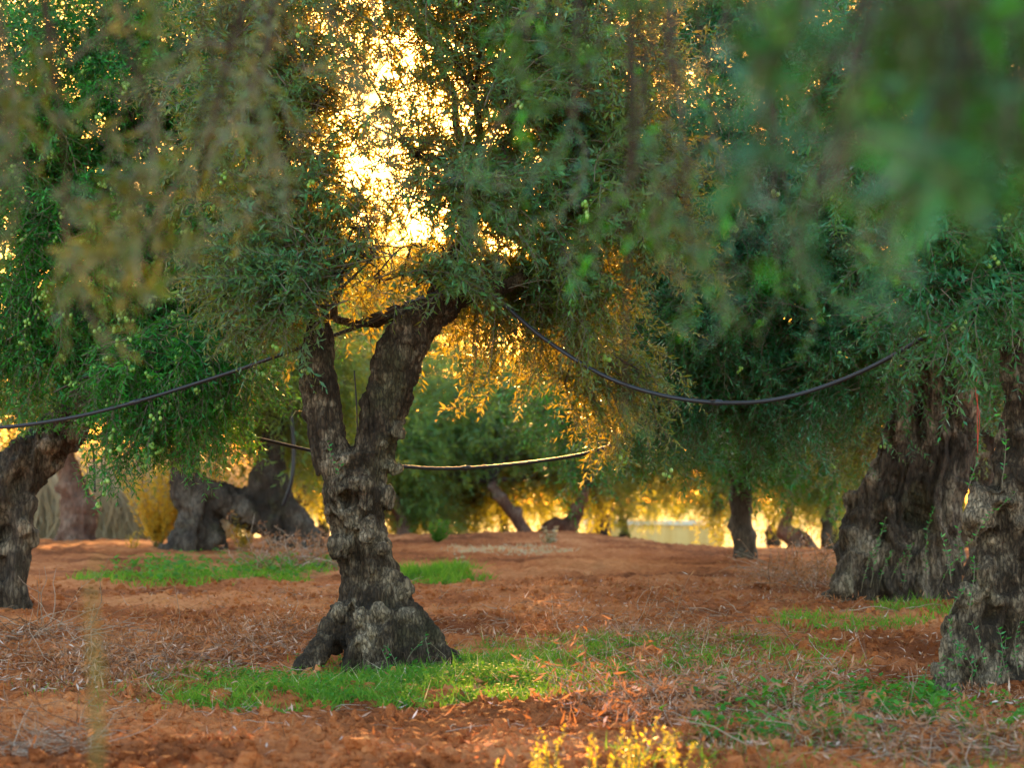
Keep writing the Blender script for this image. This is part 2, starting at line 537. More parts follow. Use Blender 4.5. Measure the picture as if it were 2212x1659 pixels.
def blobs_w(blobs):
    """(px,py,d,rx,ry,rz,n[,kind]) -> world centres"""
    return [(P(b[0], b[1], b[2]), np.array(b[3:6], float), int(b[6]), (b[7] if len(b) > 7 else 'main')) for b in blobs]


def make_crown(root, blobs, axis_xy, start, mat, seed, keep=None, scale=1.0, far=False, limb_r=.05,
               fruit=0, protos=None, limbs=True, sub=7, world=False, outward=.8, dens=1.0):
    rng = np.random.default_rng(seed)
    W = blobs if world else blobs_w(blobs)
    LV_all, SV_all, SQ_all, soff = [], [], [], 0
    lb = MB()
    starts = start if isinstance(start, list) else [start]
    for (c, r, n, kind) in W:
        A = c + ellip(rng, int(n * dens)) * r
        if keep is not None:
            px, py = proj(A)
            A = A[rng.random(len(A)) < keep(px, py)]
        m = len(A)
        if m == 0: continue
        away = np.arctan2(A[:, 1] - axis_xy[1], A[:, 0] - axis_xy[0])
        yaw = away + rng.normal(0, outward, m)
        if kind == 'hang':
            pitch = rng.normal(-.10, .35, m)
        else:
            pitch = rng.normal(.25, .60, m)
        roll = rng.normal(0, .5, m)
        sc = scale * rng.uniform(.75, 1.2, m)
        pr = protos or (SP_FAR if far else (SP_HANG if kind == 'hang' else SP_MAIN))
        ext = (1.25 if far else .85)
        back = np.stack([np.cos(yaw), np.sin(yaw), np.zeros(m)], 1) * (ext * .35 * sc)[:, None]
        back[:, 2] -= .12 * sc
        A0 = A - back
        LV, SV, SQ = place_sprays(pr, A0, yaw, pitch, roll, sc, rng)
        LV_all.append(LV); SV_all.append(SV); SQ_all.append(SQ + soff); soff += len(SV)
        if limbs:
            s = min(starts, key=lambda q: np.linalg.norm(np.asarray(q) - c))
            s = np.asarray(s, float)
            mid = (s + c) / 2 + rng.normal(0, .10, 3) * np.linalg.norm(c - s) * .7 + np.array([0, 0, .10])
            path = catmull([s, mid, c], 14)
            path[1:-1] += rng.normal(0, .012, (12, 3))
            lb.tube(path, np.linspace(limb_r, limb_r * .42, 14), 7)
            for q in range(min(sub, m)):
                e = A0[rng.integers(0, m)]
                t = rng.integers(6, 14)
                s2 = path[t]
                md = (s2 + e) / 2 + rng.normal(0, .08, 3) + np.array([0, 0, .10])
                pp = catmull([s2, md, e], 8)
                lb.tube(pp, np.linspace(limb_r * .33, .005, 8), 5)
    LV = np.concatenate(LV_all)
    rnd = np.repeat(np.clip(rng.beta(2, 2.4, len(LV)), 0, 1), 2)
    SV = np.concatenate(SV_all); SQ = np.concatenate(SQ_all)
    nl = len(LV)
    V = np.concatenate([LV.reshape(-1, 3), SV])
    Q = np.concatenate([leaf_quads(nl), SQ + nl * 6])
    mi = np.concatenate([np.zeros(nl * 2, int), np.ones(len(SQ), int)])
    rr = np.concatenate([rnd, np.full(len(SQ), .5)])
    me = mesh_from("crown", V, Q, None, mi, None, [M[mat], M['twig']], True, rr)
    crown = obj("crown", me, root)
    if limbs and lb.V:
        obj("limbs", lb.mesh("limbs", [M['branch']]), root)
    if fruit:
        idx = rng.integers(0, nl, fruit // 4)
        base = LV[idx, 0]
        pos = np.repeat(base, 4, 0) + rng.normal(0, .018, (len(idx) * 4, 3)) - np.array([0, 0, .022])
        sz = rng.uniform(.0105, .0145, len(pos)) * scale
        sv, sq, st = SPH
        X = pos[:, None, :] + sv[None] * (sz[:, None, None] * np.array([1, 1, 1.3]))
        k = len(pos); o_ = (np.arange(k) * len(sv))[:, None, None]
        fr = rng.random(k)
        me = mesh_from("olive_fruit", X.reshape(-1, 3), (sq[None] + o_).reshape(-1, 4), (st[None] + o_).reshape(-1, 3),
                       None, None, [M['fruit']], True, np.concatenate([np.repeat(fr, len(sq)), np.repeat(fr, len(st))]))
        f = obj("olive_fruit", me, root); f["kind"] = "stuff"
    return crown


# ------------------------------------------------------------------ trunks
def make_trunk(root, tubes, d, mat, seed, voxel=.014, knobs=(), holes=(), flute=.03, lump=.03, rough=.010,
               rknobs=20, knob_r=(.03, .07), fl_scale=(5, 5, .9), name="trunk", groove=.012, gsc=(13, 13, 2.6), twist=.9):
    """tubes: lists of (px, py, radius_px[, depth offset]); one welded, gnarled surface"""
    rng = np.random.default_rng(seed)
    mb = MB()
    axis = []
    s = d / FPX
    for tb in tubes:
        pts = np.array([P(q[0], q[1], d + (q[3] if len(q) > 3 else 0)) for q in tb])
        rad = np.array([q[2] * s for q in tb])
        n = max(10, len(tb) * 7)
        path = catmull(pts, n)
        rr = np.interp(np.linspace(0, 1, n), np.linspace(0, 1, len(tb)), rad)
        mb.tube(path, rr, 18)
        axis += [(path[i], rr[i], path[min(i + 1, n - 1)] - path[max(i - 1, 0)]) for i in range(n)]
    K = []
    for (px, py, rpx, dd) in knobs:
        K.append((P(px, py, d + dd * .97), rpx * s * .92))
    for _ in range(rknobs):
        c, r, t = axis[rng.integers(0, len(axis))]
        t = t / (np.linalg.norm(t) + 1e-9)
        v = rng.normal(size=3); v[1] -= .5; v -= t * np.dot(v, t); v /= np.linalg.norm(v)
        K.append((c + v * r * .93, rng.uniform(*knob_r)))
    sv, sq, st = sphere_proto(12, 8)
    for c, r in K:
        mb.add(c + sv * r * np.array([1, 1, rng.uniform(.9, 1.5)]), sq, st)
    tmp = bpy.data.objects.new("tmp", mb.mesh("tmp", []))
    COL.objects.link(tmp)
    md = tmp.modifiers.new("r", 'REMESH'); md.mode = 'VOXEL'; md.voxel_size = voxel
    ms = tmp.modifiers.new("s", 'SMOOTH'); ms.factor = .5; ms.iterations = 6
    dg = bpy.context.evaluated_depsgraph_get()
    ev = tmp.evaluated_get(dg)
    me = bpy.data.meshes.new_from_object(ev)
    bpy.data.objects.remove(tmp)
    n = len(me.vertices)
    co = np.zeros(n * 3, np.float32); me.vertices.foreach_get("co", co); co = co.reshape(-1, 3).astype(float)
    no = np.zeros(n * 3, np.float32); me.vertex_normals.foreach_get("vector", no); no = no.reshape(-1, 3).astype(float)
    f = np.array(fl_scale)
    warp = np.stack([vnoise(co * 2.0, seed + 1), vnoise(co * 2.0, seed + 2), np.zeros(n)], 1) * .12
    rid = 1 - np.abs(fbm((co + warp) * f * 1.6, 3, seed + 3))
    disp = flute * (rid - .72) + lump * fbm(co * 6.5, 3, seed + 5)
    g = f * 7
    disp += rough * fbm((co + warp * .5) * g, 3, seed + 8)
    q = co + warp * .9; q[:, 0] = q[:, 0] + twist * .35 * (q[:, 2] - q[:, 2].min()) * .3
    for (amp, sc_, sd_) in ((groove, 1.0, 40), (groove * .55, 2.4, 44)):
        nv = fbm(q * np.array(gsc) * sc_, 2, seed + sd_)
        disp -= amp * np.exp(-(nv / .13) ** 2)
    kn = np.zeros(n)
    for c, r in K:
        dist = np.linalg.norm(co - c, axis=1)
        kn = np.maximum(kn, np.exp(-(dist / (r * 1.15)) ** 2))
    for (px, py, rpx, dep, zs) in holes:
        c = P(px, py, d); r = rpx * s
        dist = np.sqrt(((co[:, 0] - c[0]) / r) ** 2 + ((co[:, 2] - c[2]) / (r * zs)) ** 2)
        disp -= dep * np.exp(-dist ** 2) * (no[:, 1] < .2)
    ax = np.array([a_[0] for a_ in axis]); ar = np.array([a_[1] for a_ in axis])
    att = np.ones(n)
    for i in range(0, n, 8000):
        dd = np.linalg.norm(co[i:i + 8000, None, :] - ax[None], axis=2) - ar[None]
        att[i:i + 8000] = np.clip(ar[dd.argmin(1)] / (.010 * d), .15, 1)     # slim limbs stay slim
    co2 = co + no * (disp * att)[:, None]
    me.vertices.foreach_set("co", co2.astype(np.float32).ravel())
    a = me.attributes.new("knob", 'FLOAT', 'POINT'); a.data.foreach_set("value", kn.astype(np.float32))
    me.materials.clear(); me.materials.append(M[mat])
    me.polygons.foreach_set("use_smooth", np.full(len(me.polygons), True))
    me.update()
    me.name = name
    return obj(name, me, root)


def base_of(px, d):
    x = (px - CX) / FPX * d
    return (x, d, float(gmacro(x, d)))


def shoots(root, spots, d, seed, name="sucker_shoot", mat='leaf_green', h=(.2, .6), leafL=.034, leafW=.011):
    """thin upright suckers with small leaves growing from the bark, each a part of its tree"""
    rng = np.random.default_rng(seed)
    for (px, py, dd) in spots:
        mb = MB(); B, A, LL, WW = [], [], [], []
        p = P(px, py, d + dd)
        L = rng.uniform(*h); n = 7
        dr = np.array([rng.normal(0, .25), -abs(rng.normal(.15, .15)), 1.0]); pts = [p]
        for k in range(n):
            dr = dr / np.linalg.norm(dr); pts.append(pts[-1] + dr * L / n); dr = dr + rng.normal(0, .12, 3)
        pts = np.array(pts)
        mb.tube(pts, np.linspace(.004, .0012, n + 1), 4, 1)
        for t in np.arange(.15, 1.0, .028 / L):
            u = t * n; i = min(int(u), n - 1); q = pts[i] + (pts[i + 1] - pts[i]) * (u - i)
            for sg in (1, -1):
                a = np.array([rng.normal(0, .7), rng.normal(-.2, .7), rng.uniform(.1, .7)]); a /= np.linalg.norm(a)
                B.append(q); A.append(a); sz = rng.uniform(.6, 1.2)
                LL.append(leafL * sz); WW.append(leafW * sz)
        B = np.array(B); A = np.array(A); S = perp(A, rng); Nn = np.cross(S, A)
        LV = leaf_block(B, A, S, Nn, np.array(LL), np.array(WW), rng.normal(.1, .1, len(B)))
        mb.add(LV.reshape(-1, 3), leaf_quads(len(LV)), None, 0, np.repeat(rng.random(len(LV)), 2))
        obj(name, mb.mesh(name, [M[mat], M['twig']]), root)


# ================================================================== GROUND
def spaced(segs):
    out = []
    for a, b, n, e in segs: out.append(np.linspace(a, b, n, endpoint=e))
    return np.concatenate(out)


def geo(a, b, n): return a * (b / a) ** np.linspace(0, 1, n)


xs_h = np.concatenate([np.arange(0, 3.4, .024), geo(3.4, 12, 90), geo(12.8, 600, 26)])
xs = np.concatenate([-xs_h[:0:-1], xs_h])
ys = np.concatenate([[-500, -200, -80, -30, -10, -3, 0, 2, 4, 5.5], np.arange(6.5, 15, .024), geo(15, 46, 300), geo(46.6, 900, 60)])
GX, GY = np.meshgrid(xs, ys)
gx, gy = GX.ravel(), GY.ravel()
GV = np.stack([gx, gy, gz(gx, gy)], 1)
nx, ny = len(xs), len(ys)
ii = (np.arange(ny - 1)[:, None] * nx + np.arange(nx - 1)[None, :]).ravel()
GQ = np.stack([ii, ii + 1, ii + nx + 1, ii + nx], 1)
g = obj("ground", mesh_from("ground", GV, GQ, None, None, None, [M['soil']], True))
tag(g, kind="structure")

# ================================================================== MAIN TREE
d0 = 12.9
b0 = base_of(850, d0)
main = thing("olive_tree", b0, "gnarled forked olive trunk in sharp focus left of centre, the sun behind its crown", "tree", "olive trees of the grove")
main_tubes = [
    [(850, 1490, 118), (838, 1420, 104), (825, 1370, 90), (812, 1310, 76), (803, 1260, 69), (785, 1200, 59), (772, 1140, 58),
     (768, 1075, 66), (766, 1020, 68), (764, 980, 74)],
    [(730, 1010, 44), (714, 960, 42), (700, 905, 39), (690, 850, 38), (686, 800, 38), (690, 740, 31), (688, 690, 24, .1), (668, 630, 18, .2)],
    [(800, 1010, 46), (812, 945, 46), (828, 880, 52), (848, 820, 52), (872, 760, 54), (905, 700, 54), (950, 660, 40), (990, 640, 28),
     (1040, 632, 20), (1085, 622, 15), (1130, 596, 12, .1)],
    [(930, 685, 36), (950, 630, 30), (960, 590, 26), (990, 545, 22), (1015, 490, 17, .1), (1030, 420, 13, .1)],
    [(915, 690, 30), (872, 668, 19, .05), (825, 688, 15, .1), (775, 698, 12, .3), (720, 688, 9, .4)],
    # roots
    [(778, 1325, 48, -.05), (742, 1352, 40, -.12), (712, 1384, 33, -.2), (684, 1414, 27, -.28), (655, 1442, 20, -.36), (615, 1482, 13, -.42)],
    [(850, 1330, 50, -.05), (905, 1365, 38, -.15), (945, 1405, 30, -.25), (985, 1450, 22, -.3), (1030, 1500, 14, -.36)],
    [(780, 1340, 42, -.15), (768, 1400, 32, -.28), (758, 1460, 26, -.34)],
    [(830, 1340, 42, -.2), (835, 1400, 34, -.34), (842, 1460, 28, -.4)],
    [(800, 1330, 46, -.16), (804, 1400, 38, -.31), (808, 1465, 36, -.38)],
    [(880, 1340, 40, -.18), (898, 1410, 32, -.32), (910, 1465, 28, -.36)],
]
main_knobs = [(728, 1060, 26, -.22), (778, 1045, 30, -.26), (748, 1108, 22, -.22), (838, 1075, 22, -.06), (797, 1140, 22, -.26),
              (762, 1128, 20, -.22), (732, 1180, 24, -.20), (825, 1185, 16, -.2), (845, 1245, 15, -.15), (800, 1230, 17, -.24),
              (868, 1278, 20, -.12), (742, 1320, 28, -.24), (775, 1335, 20, -.34), (822, 1325, 22, -.34), (880, 1335, 24, -.28),
              (738, 1000, 18, -.2), (705, 1010, 16, -.12), (785, 1385, 20, -.40), (760, 1300, 18, -.3), (800, 1365, 18, -.4),
              (790, 1085, 18, -.28), (716, 1100, 15, -.15), (905, 1390, 18, -.35), (852, 1010, 16, -.08), (858, 930, 14, -.1)]
main_holes = [(750, 1082, 16, .07, .8), (792, 1082, 13, .045, 1.2), (770, 1205, 16, .05, 1.2), (733, 968, 10, .05, 2.6),
              (815, 830, 12, .05, 1.0), (865, 1415, 10, .07, 3.0), (780, 1405, 8, .06, 3.5), (905, 1395, 8, .05, 3.0), (742, 1400, 9, .06, 2.0), (830, 1400, 7, .05, 3.0), (758, 1150, 10, .03, 1.2)]
make_trunk(main, main_tubes, d0, 'bark', 21, .0088, main_knobs, main_holes, .046, .024, .010, 20, (.016, .036), (5, 5, 1.1))


def keep_main(px, py):
    """the thin heart of the crown the low sun shines through"""
    k = np.ones_like(px)
    w = np.exp(-((px - 862 + .24 * (py - 330)) / 180) ** 4 - ((py - 350) / 285) ** 4)
    w2 = np.exp(-((px - 1000) / 110) ** 4 - ((py - 315) / 120) ** 4)
    w3 = np.exp(-((px - 790) / 115) ** 4 - ((py - 440) / 110) ** 4)
    k = k - .77 * np.maximum(np.maximum(w, w2), w3 * .8)
    k = np.where((py > 600) & (px > 640) & (px < 760), k * .35, k)
    low = (py > 690) & (px > 700) & (px < 1000)
    k = np.where(low, .30, k)
    return np.clip(k, 0.05, 1)


blobs_main = [
    (900, -60, 12.9, 1.5, 1.1, .45, 110), (1180, 200, 12.7, .75, 1.0, .70, 130), (620, 250, 12.9, .55, 1.0, .75, 90),
    (880, 330, 12.9, .75, .8, .75, 100), (1035, 470, 12.7, .42, .6, .26, 46), (950, 640, 12.55, .16, .16, .09, 7),
    (620, 630, 12.8, .40, .6, .32, 52), (590, 690, 12.5, .24, .3, .12, 20), (740, 620, 12.5, .16, .2, .10, 9), (1075, 640, 13.5, .42, .4, .20, 40, 'hang'), (1290, 470, 13.0, .60, .9, .6, 100),
    (980, 110, 12.7, .60, .9, .35, 40), (730, 600, 13.3, .45, .5, .25, 26), (1190, 660, 13.3, .35, .6, .25, 36, 'hang'), (1300, 830, 14.3, .34, .3, .22, 26, 'hang'),
]
make_crown(main, blobs_main, (P(850, 500, d0)[0], d0), [P(668, 630, d0 + .2), P(1130, 596, d0 + .1), P(1030, 420, d0 + .1), P(720, 690, d0 + .4), P(990, 545, d0)],
           'leaf', 31, keep_main, 1.0, limb_r=.030, fruit=900, sub=8, dens=2.6)
shoots(main, [(722, 1010, -.3), (728, 1030, -.32), (860, 1440, -.45), (880, 1430, -.45), (930, 1430, -.4), (840, 1450, -.5)], d0, 5, h=(.08, .22))

# ================================================================== OTHER TREES
def tree(name_label, px, d, tubes, mat, seed, blobs, leafmat, starts, fruit=0, far=False, keep=None, scale=1.0, limb_r=.05, cr=None,
         voxel=.02, sub=7, dens=3.0, **kw):
    r = thing("olive_tree", base_of(px, d), name_label, "tree", "olive trees of the grove")
    make_trunk(r, tubes, d, mat, seed, voxel, **kw)
    make_crown(r, blobs, (base_of(px, d)[0], d), starts, leafmat, seed + 50, keep, scale, far, limb_r, fruit, None, True, sub, False, .8, dens)
    return r


# left tree, leaning away to the right
dl = 17.0
left_tree = tree(
    "leaning olive trunk at the left edge under foliage hung with green olives", 10, dl,
    [[(-10, 1340, 75), (0, 1280, 62), (5, 1200, 52), (2, 1120, 58), (15, 1060, 62), (50, 1010, 58), (90, 970, 52), (140, 925, 46), (190, 880, 38), (250, 800, 26)],
     [(35, 1330, 34, -.15), (32, 1270, 27, -.15), (40, 1200, 26, -.15), (45, 1120, 28, -.15), (50, 1070, 30, -.1)],
     [(-20, 1050, 50), (-40, 980, 40), (-70, 900, 34), (-90, 800, 26)]],
    'bark_old', 61,
    [(300, 560, 15.6, 1.15, 1.0, .85, 210, 'hang'), (80, 330, 15.6, 1.2, 1.2, 1.1, 170), (420, 250, 15.5, .9, 1.1, .8, 120),
     (370, 825, 14.6, .62, .6, .26, 76, 'hang'), (280, 900, 14.8, .28, .4, .10, 22, 'hang'), (110, 720, 15.8, .9, .8, .45, 95, 'hang'), (580, 560, 15.2, .5, .8, .5, 70, 'hang'),
     (250, 0, 15.8, 1.4, 1.2, .5, 70)],
    'leaf_green', [P(250, 800, dl), P(-90, 800, dl)], fruit=9000, keep=lambda px, py: np.where((px > 640) & (py > 300), .25, 1.0) * np.where(py > 925, 0.0, 1),
    limb_r=.055, sub=9, voxel=.02, rknobs=16, knob_r=(.04, .09), flute=.07, holes=[(48, 1070, 14, .1, 3), (20, 1150, 10, .08, 4)])

# arch tree: a split hollow trunk bridging to a stump
da = 30.0
arch_tree = tree(
    "hollow olive whose split trunk arches over a gap behind the forked tree", 540, da,
    [[(400, 1215, 62), (415, 1175, 55), (425, 1130, 42), (422, 1095, 36), (410, 1060, 42), (402, 1020, 34), (405, 985, 28), (420, 940, 22), (440, 880, 16)],
     [(470, 1215, 34), (455, 1165, 32), (435, 1110, 30)],
     [(410, 1070, 38), (450, 1068, 36), (500, 1085, 38), (545, 1110, 38), (590, 1130, 42), (630, 1160, 44), (670, 1200, 46)],
     [(700, 1215, 20), (665, 1165, 30), (625, 1120, 36), (600, 1075, 34), (585, 1020, 32), (590, 960, 28), (600, 900, 26), (610, 850, 20)],
     [(560, 1010, 16), (548, 1050, 14), (575, 1100, 16)]],
    'bark_far', 71,
    [(520, 800, 30, 2.0, 1.8, .7, 120), (650, 880, 30.5, 1.0, 1., .5, 40), (420, 830, 30.5, 1.2, 1., .6, 50), (560, 600, 30.5, 1.9, 1.5, .9, 60), (600, 930, 31.5, 1.2, .8, .3, 40)],
    'leaf_far', [P(610, 850, da), P(440, 880, da)], far=True, limb_r=.08, voxel=.035, rknobs=26, knob_r=(.05, .13), flute=.08, lump=.05)

df = 37.0
far_left = tree(
    "reddish leaning olive trunk far back at left in front of pale reeds", 160, df,
    [[(160, 1215, 62), (162, 1180, 46), (168, 1140, 40), (172, 1100, 40), (160, 1060, 30), (150, 1020, 24), (140, 970, 18), (130, 900, 14)],
     [(120, 1205, 20), (140, 1170, 22), (155, 1120, 24)]],
    'bark_red', 81,
    [(150, 830, 37, 2.3, 1.8, .8, 110), (40, 900, 37.5, 1.4, 1.2, .5, 40), (280, 860, 37.5, 1.4, 1.2, .4, 50), (380, 900, 38, 1.2, 1., .3, 36)],
    'leaf_far', [P(130, 900, df)], far=True, limb_r=.08, voxel=.04, rknobs=14, knob_r=(.06, .14), flute=.08, lump=.05)

# right: ancient fluted trunk
dr = 18.0
ancient = tree(
    "massive ancient olive trunk with deep twisted folds at right, behind the nearer edge trunk", 1950, dr,
    [[(1850, 1310, 52), (1858, 1240, 50), (1852, 1170, 46), (1856, 1110, 34), (1882, 1060, 29), (1912, 1005, 28), (1938, 945, 28), (1950, 885, 27), (1945, 848, 30), (1985, 822, 30), (2030, 780, 30)],
     [(1925, 1310, 52), (1920, 1220, 50), (1926, 1130, 42), (1950, 1065, 34), (1978, 990, 33), (1995, 920, 36), (2000, 850, 36), (2020, 780, 32)],
     [(2000, 1310, 58), (2010, 1220, 52), (2012, 1130, 50), (2028, 1040, 46), (2045, 960, 44), (2050, 890, 42), (2048, 820, 36), (2060, 740, 30)],
     [(2055, 1300, 36), (2050, 1200, 28), (2048, 1100, 30), (2070, 1010, 26), (2084, 930, 28), (2082, 860, 30), (2110, 780, 24)],
     [(1790, 1300, 24, -.15), (1818, 1255, 28, -.15), (1850, 1190, 30, -.15)]],
    'bark_old', 91,
    [(1760, 600, 17.2, 1.3, 1.2, .9, 190), (1500, 700, 17.6, .9, 1.2, .75, 150), (1960, 430, 17.2, 1.5, 1.3, .9, 170), (1560, 420, 17.4, 1.2, 1.2, .8, 140),
     (1720, 850, 17.6, .8, .8, .32, 85, 'hang'), (2120, 690, 17.4, .7, .8, .4, 70), (1890, 760, 17.0, .5, .6, .22, 32), (2110, 830, 18.6, .35, .5, .25, 30), (1430, 880, 17.6, .55, .7, .26, 60, 'hang'), (1700, 120, 17.6, 1.6, 1.4, .8, 120), (1570, 100, 17.4, .8, .9, .5, 60), (2050, 60, 17.4, 1.2, 1.2, .8, 70)],
    'leaf_teal', [P(2030, 780, dr), P(2060, 740, dr), P(2110, 780, dr)], fruit=1400, limb_r=.06, sub=9, voxel=.019, rknobs=44, knob_r=(.03, .09),
    flute=.10, lump=.030, rough=.010, fl_scale=(4, 4, .5), groove=.045, gsc=(5.5, 5.5, .8), twist=1.6, keep=lambda px, py: np.where((py < 420) & (px > 1480) & (px < 1870), .9, 1.0),
    holes=[(1975, 900, 12, .16, 5), (1975, 1120, 16, .18, 5), (1890, 1130, 10, .10, 4)])
shoots(ancient, [(1880, 1270, -.5), (1900, 1260, -.5), (1925, 1250, -.5), (1950, 1270, -.5), (2000, 1265, -.5), (2030, 1270, -.5), (1860, 1280, -.5)], dr, 15, h=(.3, .8))

# right front trunk at the frame's edge
de = 11.5
edge_tree = tree(
    "knobbly olive trunk at the right edge with leafy suckers around its foot", 2150, de,
    [[(2140, 1545, 112), (2135, 1450, 98), (2140, 1370, 86), (2160, 1280, 72), (2176, 1180, 58), (2184, 1100, 54), (2196, 1020, 54), (2212, 940, 46), (2214, 860, 45), (2208, 790, 42), (2195, 710, 34)],
     [(2060, 1530, 50, -.1), (2070, 1450, 42, -.15), (2095, 1370, 42, -.15), (2120, 1290, 40, -.1)],
     [(2230, 1540, 70), (2225, 1400, 58), (2225, 1200, 56), (2235, 1000, 50), (2270, 800, 40), (2300, 700, 30)],
     [(2140, 1060, 40, -.1), (2118, 1100, 34, -.15), (2125, 1140, 34, -.1)]],
    'bark', 101,
    [(2150, 590, 11.4, .6, .7, .32, 55), (2000, 220, 11.6, .9, .9, .55, 70), (2260, 300, 11.4, .7, .9, .6, 60), (2080, 700, 11.2, .35, .5, .12, 14)],
    'leaf_teal', [P(2190, 710, de), P(2300, 700, de)], fruit=500, limb_r=.035, voxel=.0135, rknobs=40, knob_r=(.025, .07), flute=.05, lump=.03,
    knobs=[(2095, 1290, 34, -.2), (2065, 1410, 36, -.2), (2130, 1250, 30, -.22), (2110, 1120, 34, -.2), (2180, 1080, 26, -.2), (2050, 1450, 28, -.2)],
    holes=[(2170, 1380, 24, .14, 2.0), (2120, 1330, 16, .08, 1.0), (2200, 1230, 10, .08, 4)])
shoots(edge_tree, [(2070, 1460, -.4), (2085, 1440, -.42), (2110, 1470, -.42), (2130, 1450, -.42), (2150, 1480, -.42), (2180, 1470, -.4), (2200, 1460, -.4),
                   (2090, 1330, -.38), (2050, 1330, -.3), (2105, 1180, -.3), (2090, 1060, -.25), (2080, 1230, -.28), (2120, 930, -.2), (2135, 890, -.2), (2055, 1260, -.3),
                   (2165, 1060, -.32), (2100, 1490, -.45), (2020, 1500, -.35), (2000, 1500, -.3), (2030, 1480, -.35)], de, 25, h=(.15, .42))

# middle right tree with a plain grey trunk
dm = 27.0
mid_right = tree(
    "straight grey-trunked olive right of centre standing before the bright gaps", 1610, dm,
    [[(1612, 1235, 30), (1610, 1190, 26), (1602, 1130, 24), (1600, 1070, 24), (1605, 1000, 20), (1600, 930, 16)],
     [(1602, 1060, 14), (1560, 980, 12), (1520, 920, 9)], [(1604, 1020, 14), (1660, 960, 12), (1720, 900, 9)]],
    'bark_far', 111,
    [(1450, 920, 26, 1.6, 1.4, .62, 150, 'hang'), (1640, 900, 26.6, 1.5, 1.4, .75, 130), (1330, 820, 26, 1.3, 1.2, .6, 90, 'hang'),
     (1760, 960, 27, .9, 1., .36, 60), (1550, 700, 27, 2.0, 1.8, .9, 120), (1480, 480, 27, 2.0, 1.8, .9, 80)],
    'leaf_green', [P(1520, 920, dm), P(1720, 900, dm), P(1600, 930, dm)], scale=1.45, limb_r=.05, voxel=.03, rknobs=6, knob_r=(.04, .08), flute=.03,
    keep=lambda px, py: np.where((px < 1240), .35, 1.0) * (py < np.where((px > 1300) & (px < 1560), 880, 1000)))

tree("dark slim olive trunk in the slot between the two big right-hand trunks", 2125, 21.5,
     [[(2130, 1280, 44), (2125, 1200, 36), (2130, 1100, 34), (2122, 1000, 32), (2135, 900, 28), (2130, 820, 24)]],
     'bark_old', 121, [(2130, 840, 21.5, .9, .9, .45, 60), (2000, 900, 22, 1.0, .9, .5, 50), (1830, 930, 22.5, .8, .8, .4, 40)], 'leaf', [P(2130, 820, 21.5)], scale=1.3,
     voxel=.025, rknobs=8, knob_r=(.03, .07), flute=.06)

# trees at the back of the grove
back_specs = [
    ("low olive with a left-leaning trunk under dense foliage on the bare central rise", 1130, 41.0,
     [[(1150, 1180, 16), (1128, 1140, 15), (1105, 1105, 14), (1080, 1075, 13), (1060, 1040, 10)]],
     [(1010, 950, 42, 2.3, 2, 1.15, 190), (1180, 960, 42.5, 1.6, 1.6, .9, 90), (990, 1035, 42.5, 1.5, 1.0, .32, 46), (1000, 1100, 43, .8, .8, .16, 34), (1180, 1040, 43, .8, .8, .25, 26), (900, 1050, 42, 1.2, 1.2, .5, 60), (1060, 830, 43, 1.4, 1.6, .5, 50)], [P(1060, 1040, 41)]),
    ("small dark olive with a humped double trunk on the crest", 1215, 42.0,
     [[(1150, 1190, 12), (1175, 1150, 14), (1200, 1130, 14), (1225, 1150, 15), (1215, 1190, 16)], [(1225, 1150, 15), (1240, 1120, 18), (1255, 1085, 12), (1268, 1050, 9)]],
     [(1280, 1000, 43, .85, 1.2, .6, 70), (1240, 930, 43, 1.1, 1.2, .6, 60), (1300, 1060, 43, .35, .5, .25, 22)], [P(1268, 1050, 42)]),
    ("shaded olive behind the forked trunk's waist", 760, 40.0,
     [[(880, 1190, 14), (872, 1140, 13), (850, 1080, 11), (830, 1020, 8)]],
     [(820, 1000, 40.5, 1.5, 1.5, .8, 120), (680, 960, 40.5, 1.2, 1.5, .8, 80), (880, 1110, 40.5, .8, .8, .28, 40), (740, 850, 41, 1.4, 1.4, .5, 50)], [P(830, 1020, 40)]),
    ("small crooked arched olive trunk silhouetted in the bright gap by the ancient trunk", 1700, 44.0,
     [[(1725, 1210, 14), (1710, 1170, 13), (1690, 1150, 14), (1700, 1120, 12), (1715, 1070, 9)], [(1695, 1150, 12), (1730, 1155, 12), (1760, 1190, 12)]],
     [(1720, 1020, 44.5, 1.9, 1.5, .75, 110), (1850, 1000, 45, 1.6, 1.5, .8, 60)], [P(1715, 1070, 44)]),
]
for k, (lab, px, d, tubes, blobs, st) in enumerate(back_specs):
    tree(lab, px, d, tubes, 'bark_red', 130 + k, blobs, 'leaf_far', st, far=True, limb_r=.06, voxel=.045, rknobs=6, knob_r=(.06, .12), flute=.05)

for k, (lab, px, d, tubes, blobs, st) in enumerate([  # added tall olives, placed to keep direct sun off the foreground soil
    ("tall olive behind the forked trunk's left limb, its dark top under the glow", 640, 47.0,
     [[(650, 1190, 24), (645, 1120, 20), (655, 1040, 18), (650, 950, 15)]],
     [(620, 800, 47, 2.4, 2.2, 1.4, 200), (860, 780, 48, 2.2, 2., 1.5, 190), (740, 700, 48, 2.2, 2., .9, 120), (965, 640, 47.5, 1.5, 1.5, .75, 90), (850, 620, 48, 1.3, 1.3, .6, 50)], [P(650, 950, 47)]),
    ("tall olive at the back behind the sagging hose's left end", 1330, 48.0,
     [[(1310, 1200, 22), (1300, 1130, 18), (1315, 1040, 17), (1320, 940, 14)]],
     [(1330, 800, 48, 2.3, 2.2, 1.5, 200), (1260, 680, 49, 1.6, 2., 1.1, 120), (1480, 640, 48, 2., 2., 1.2, 120)], [P(1335, 940, 48)])]):
    tree(lab, px, d, tubes, 'bark_far', 150 + k, blobs, 'leaf_far', st, far=True, limb_r=.10, voxel=.05, rknobs=6, knob_r=(.06, .12), flute=.05)

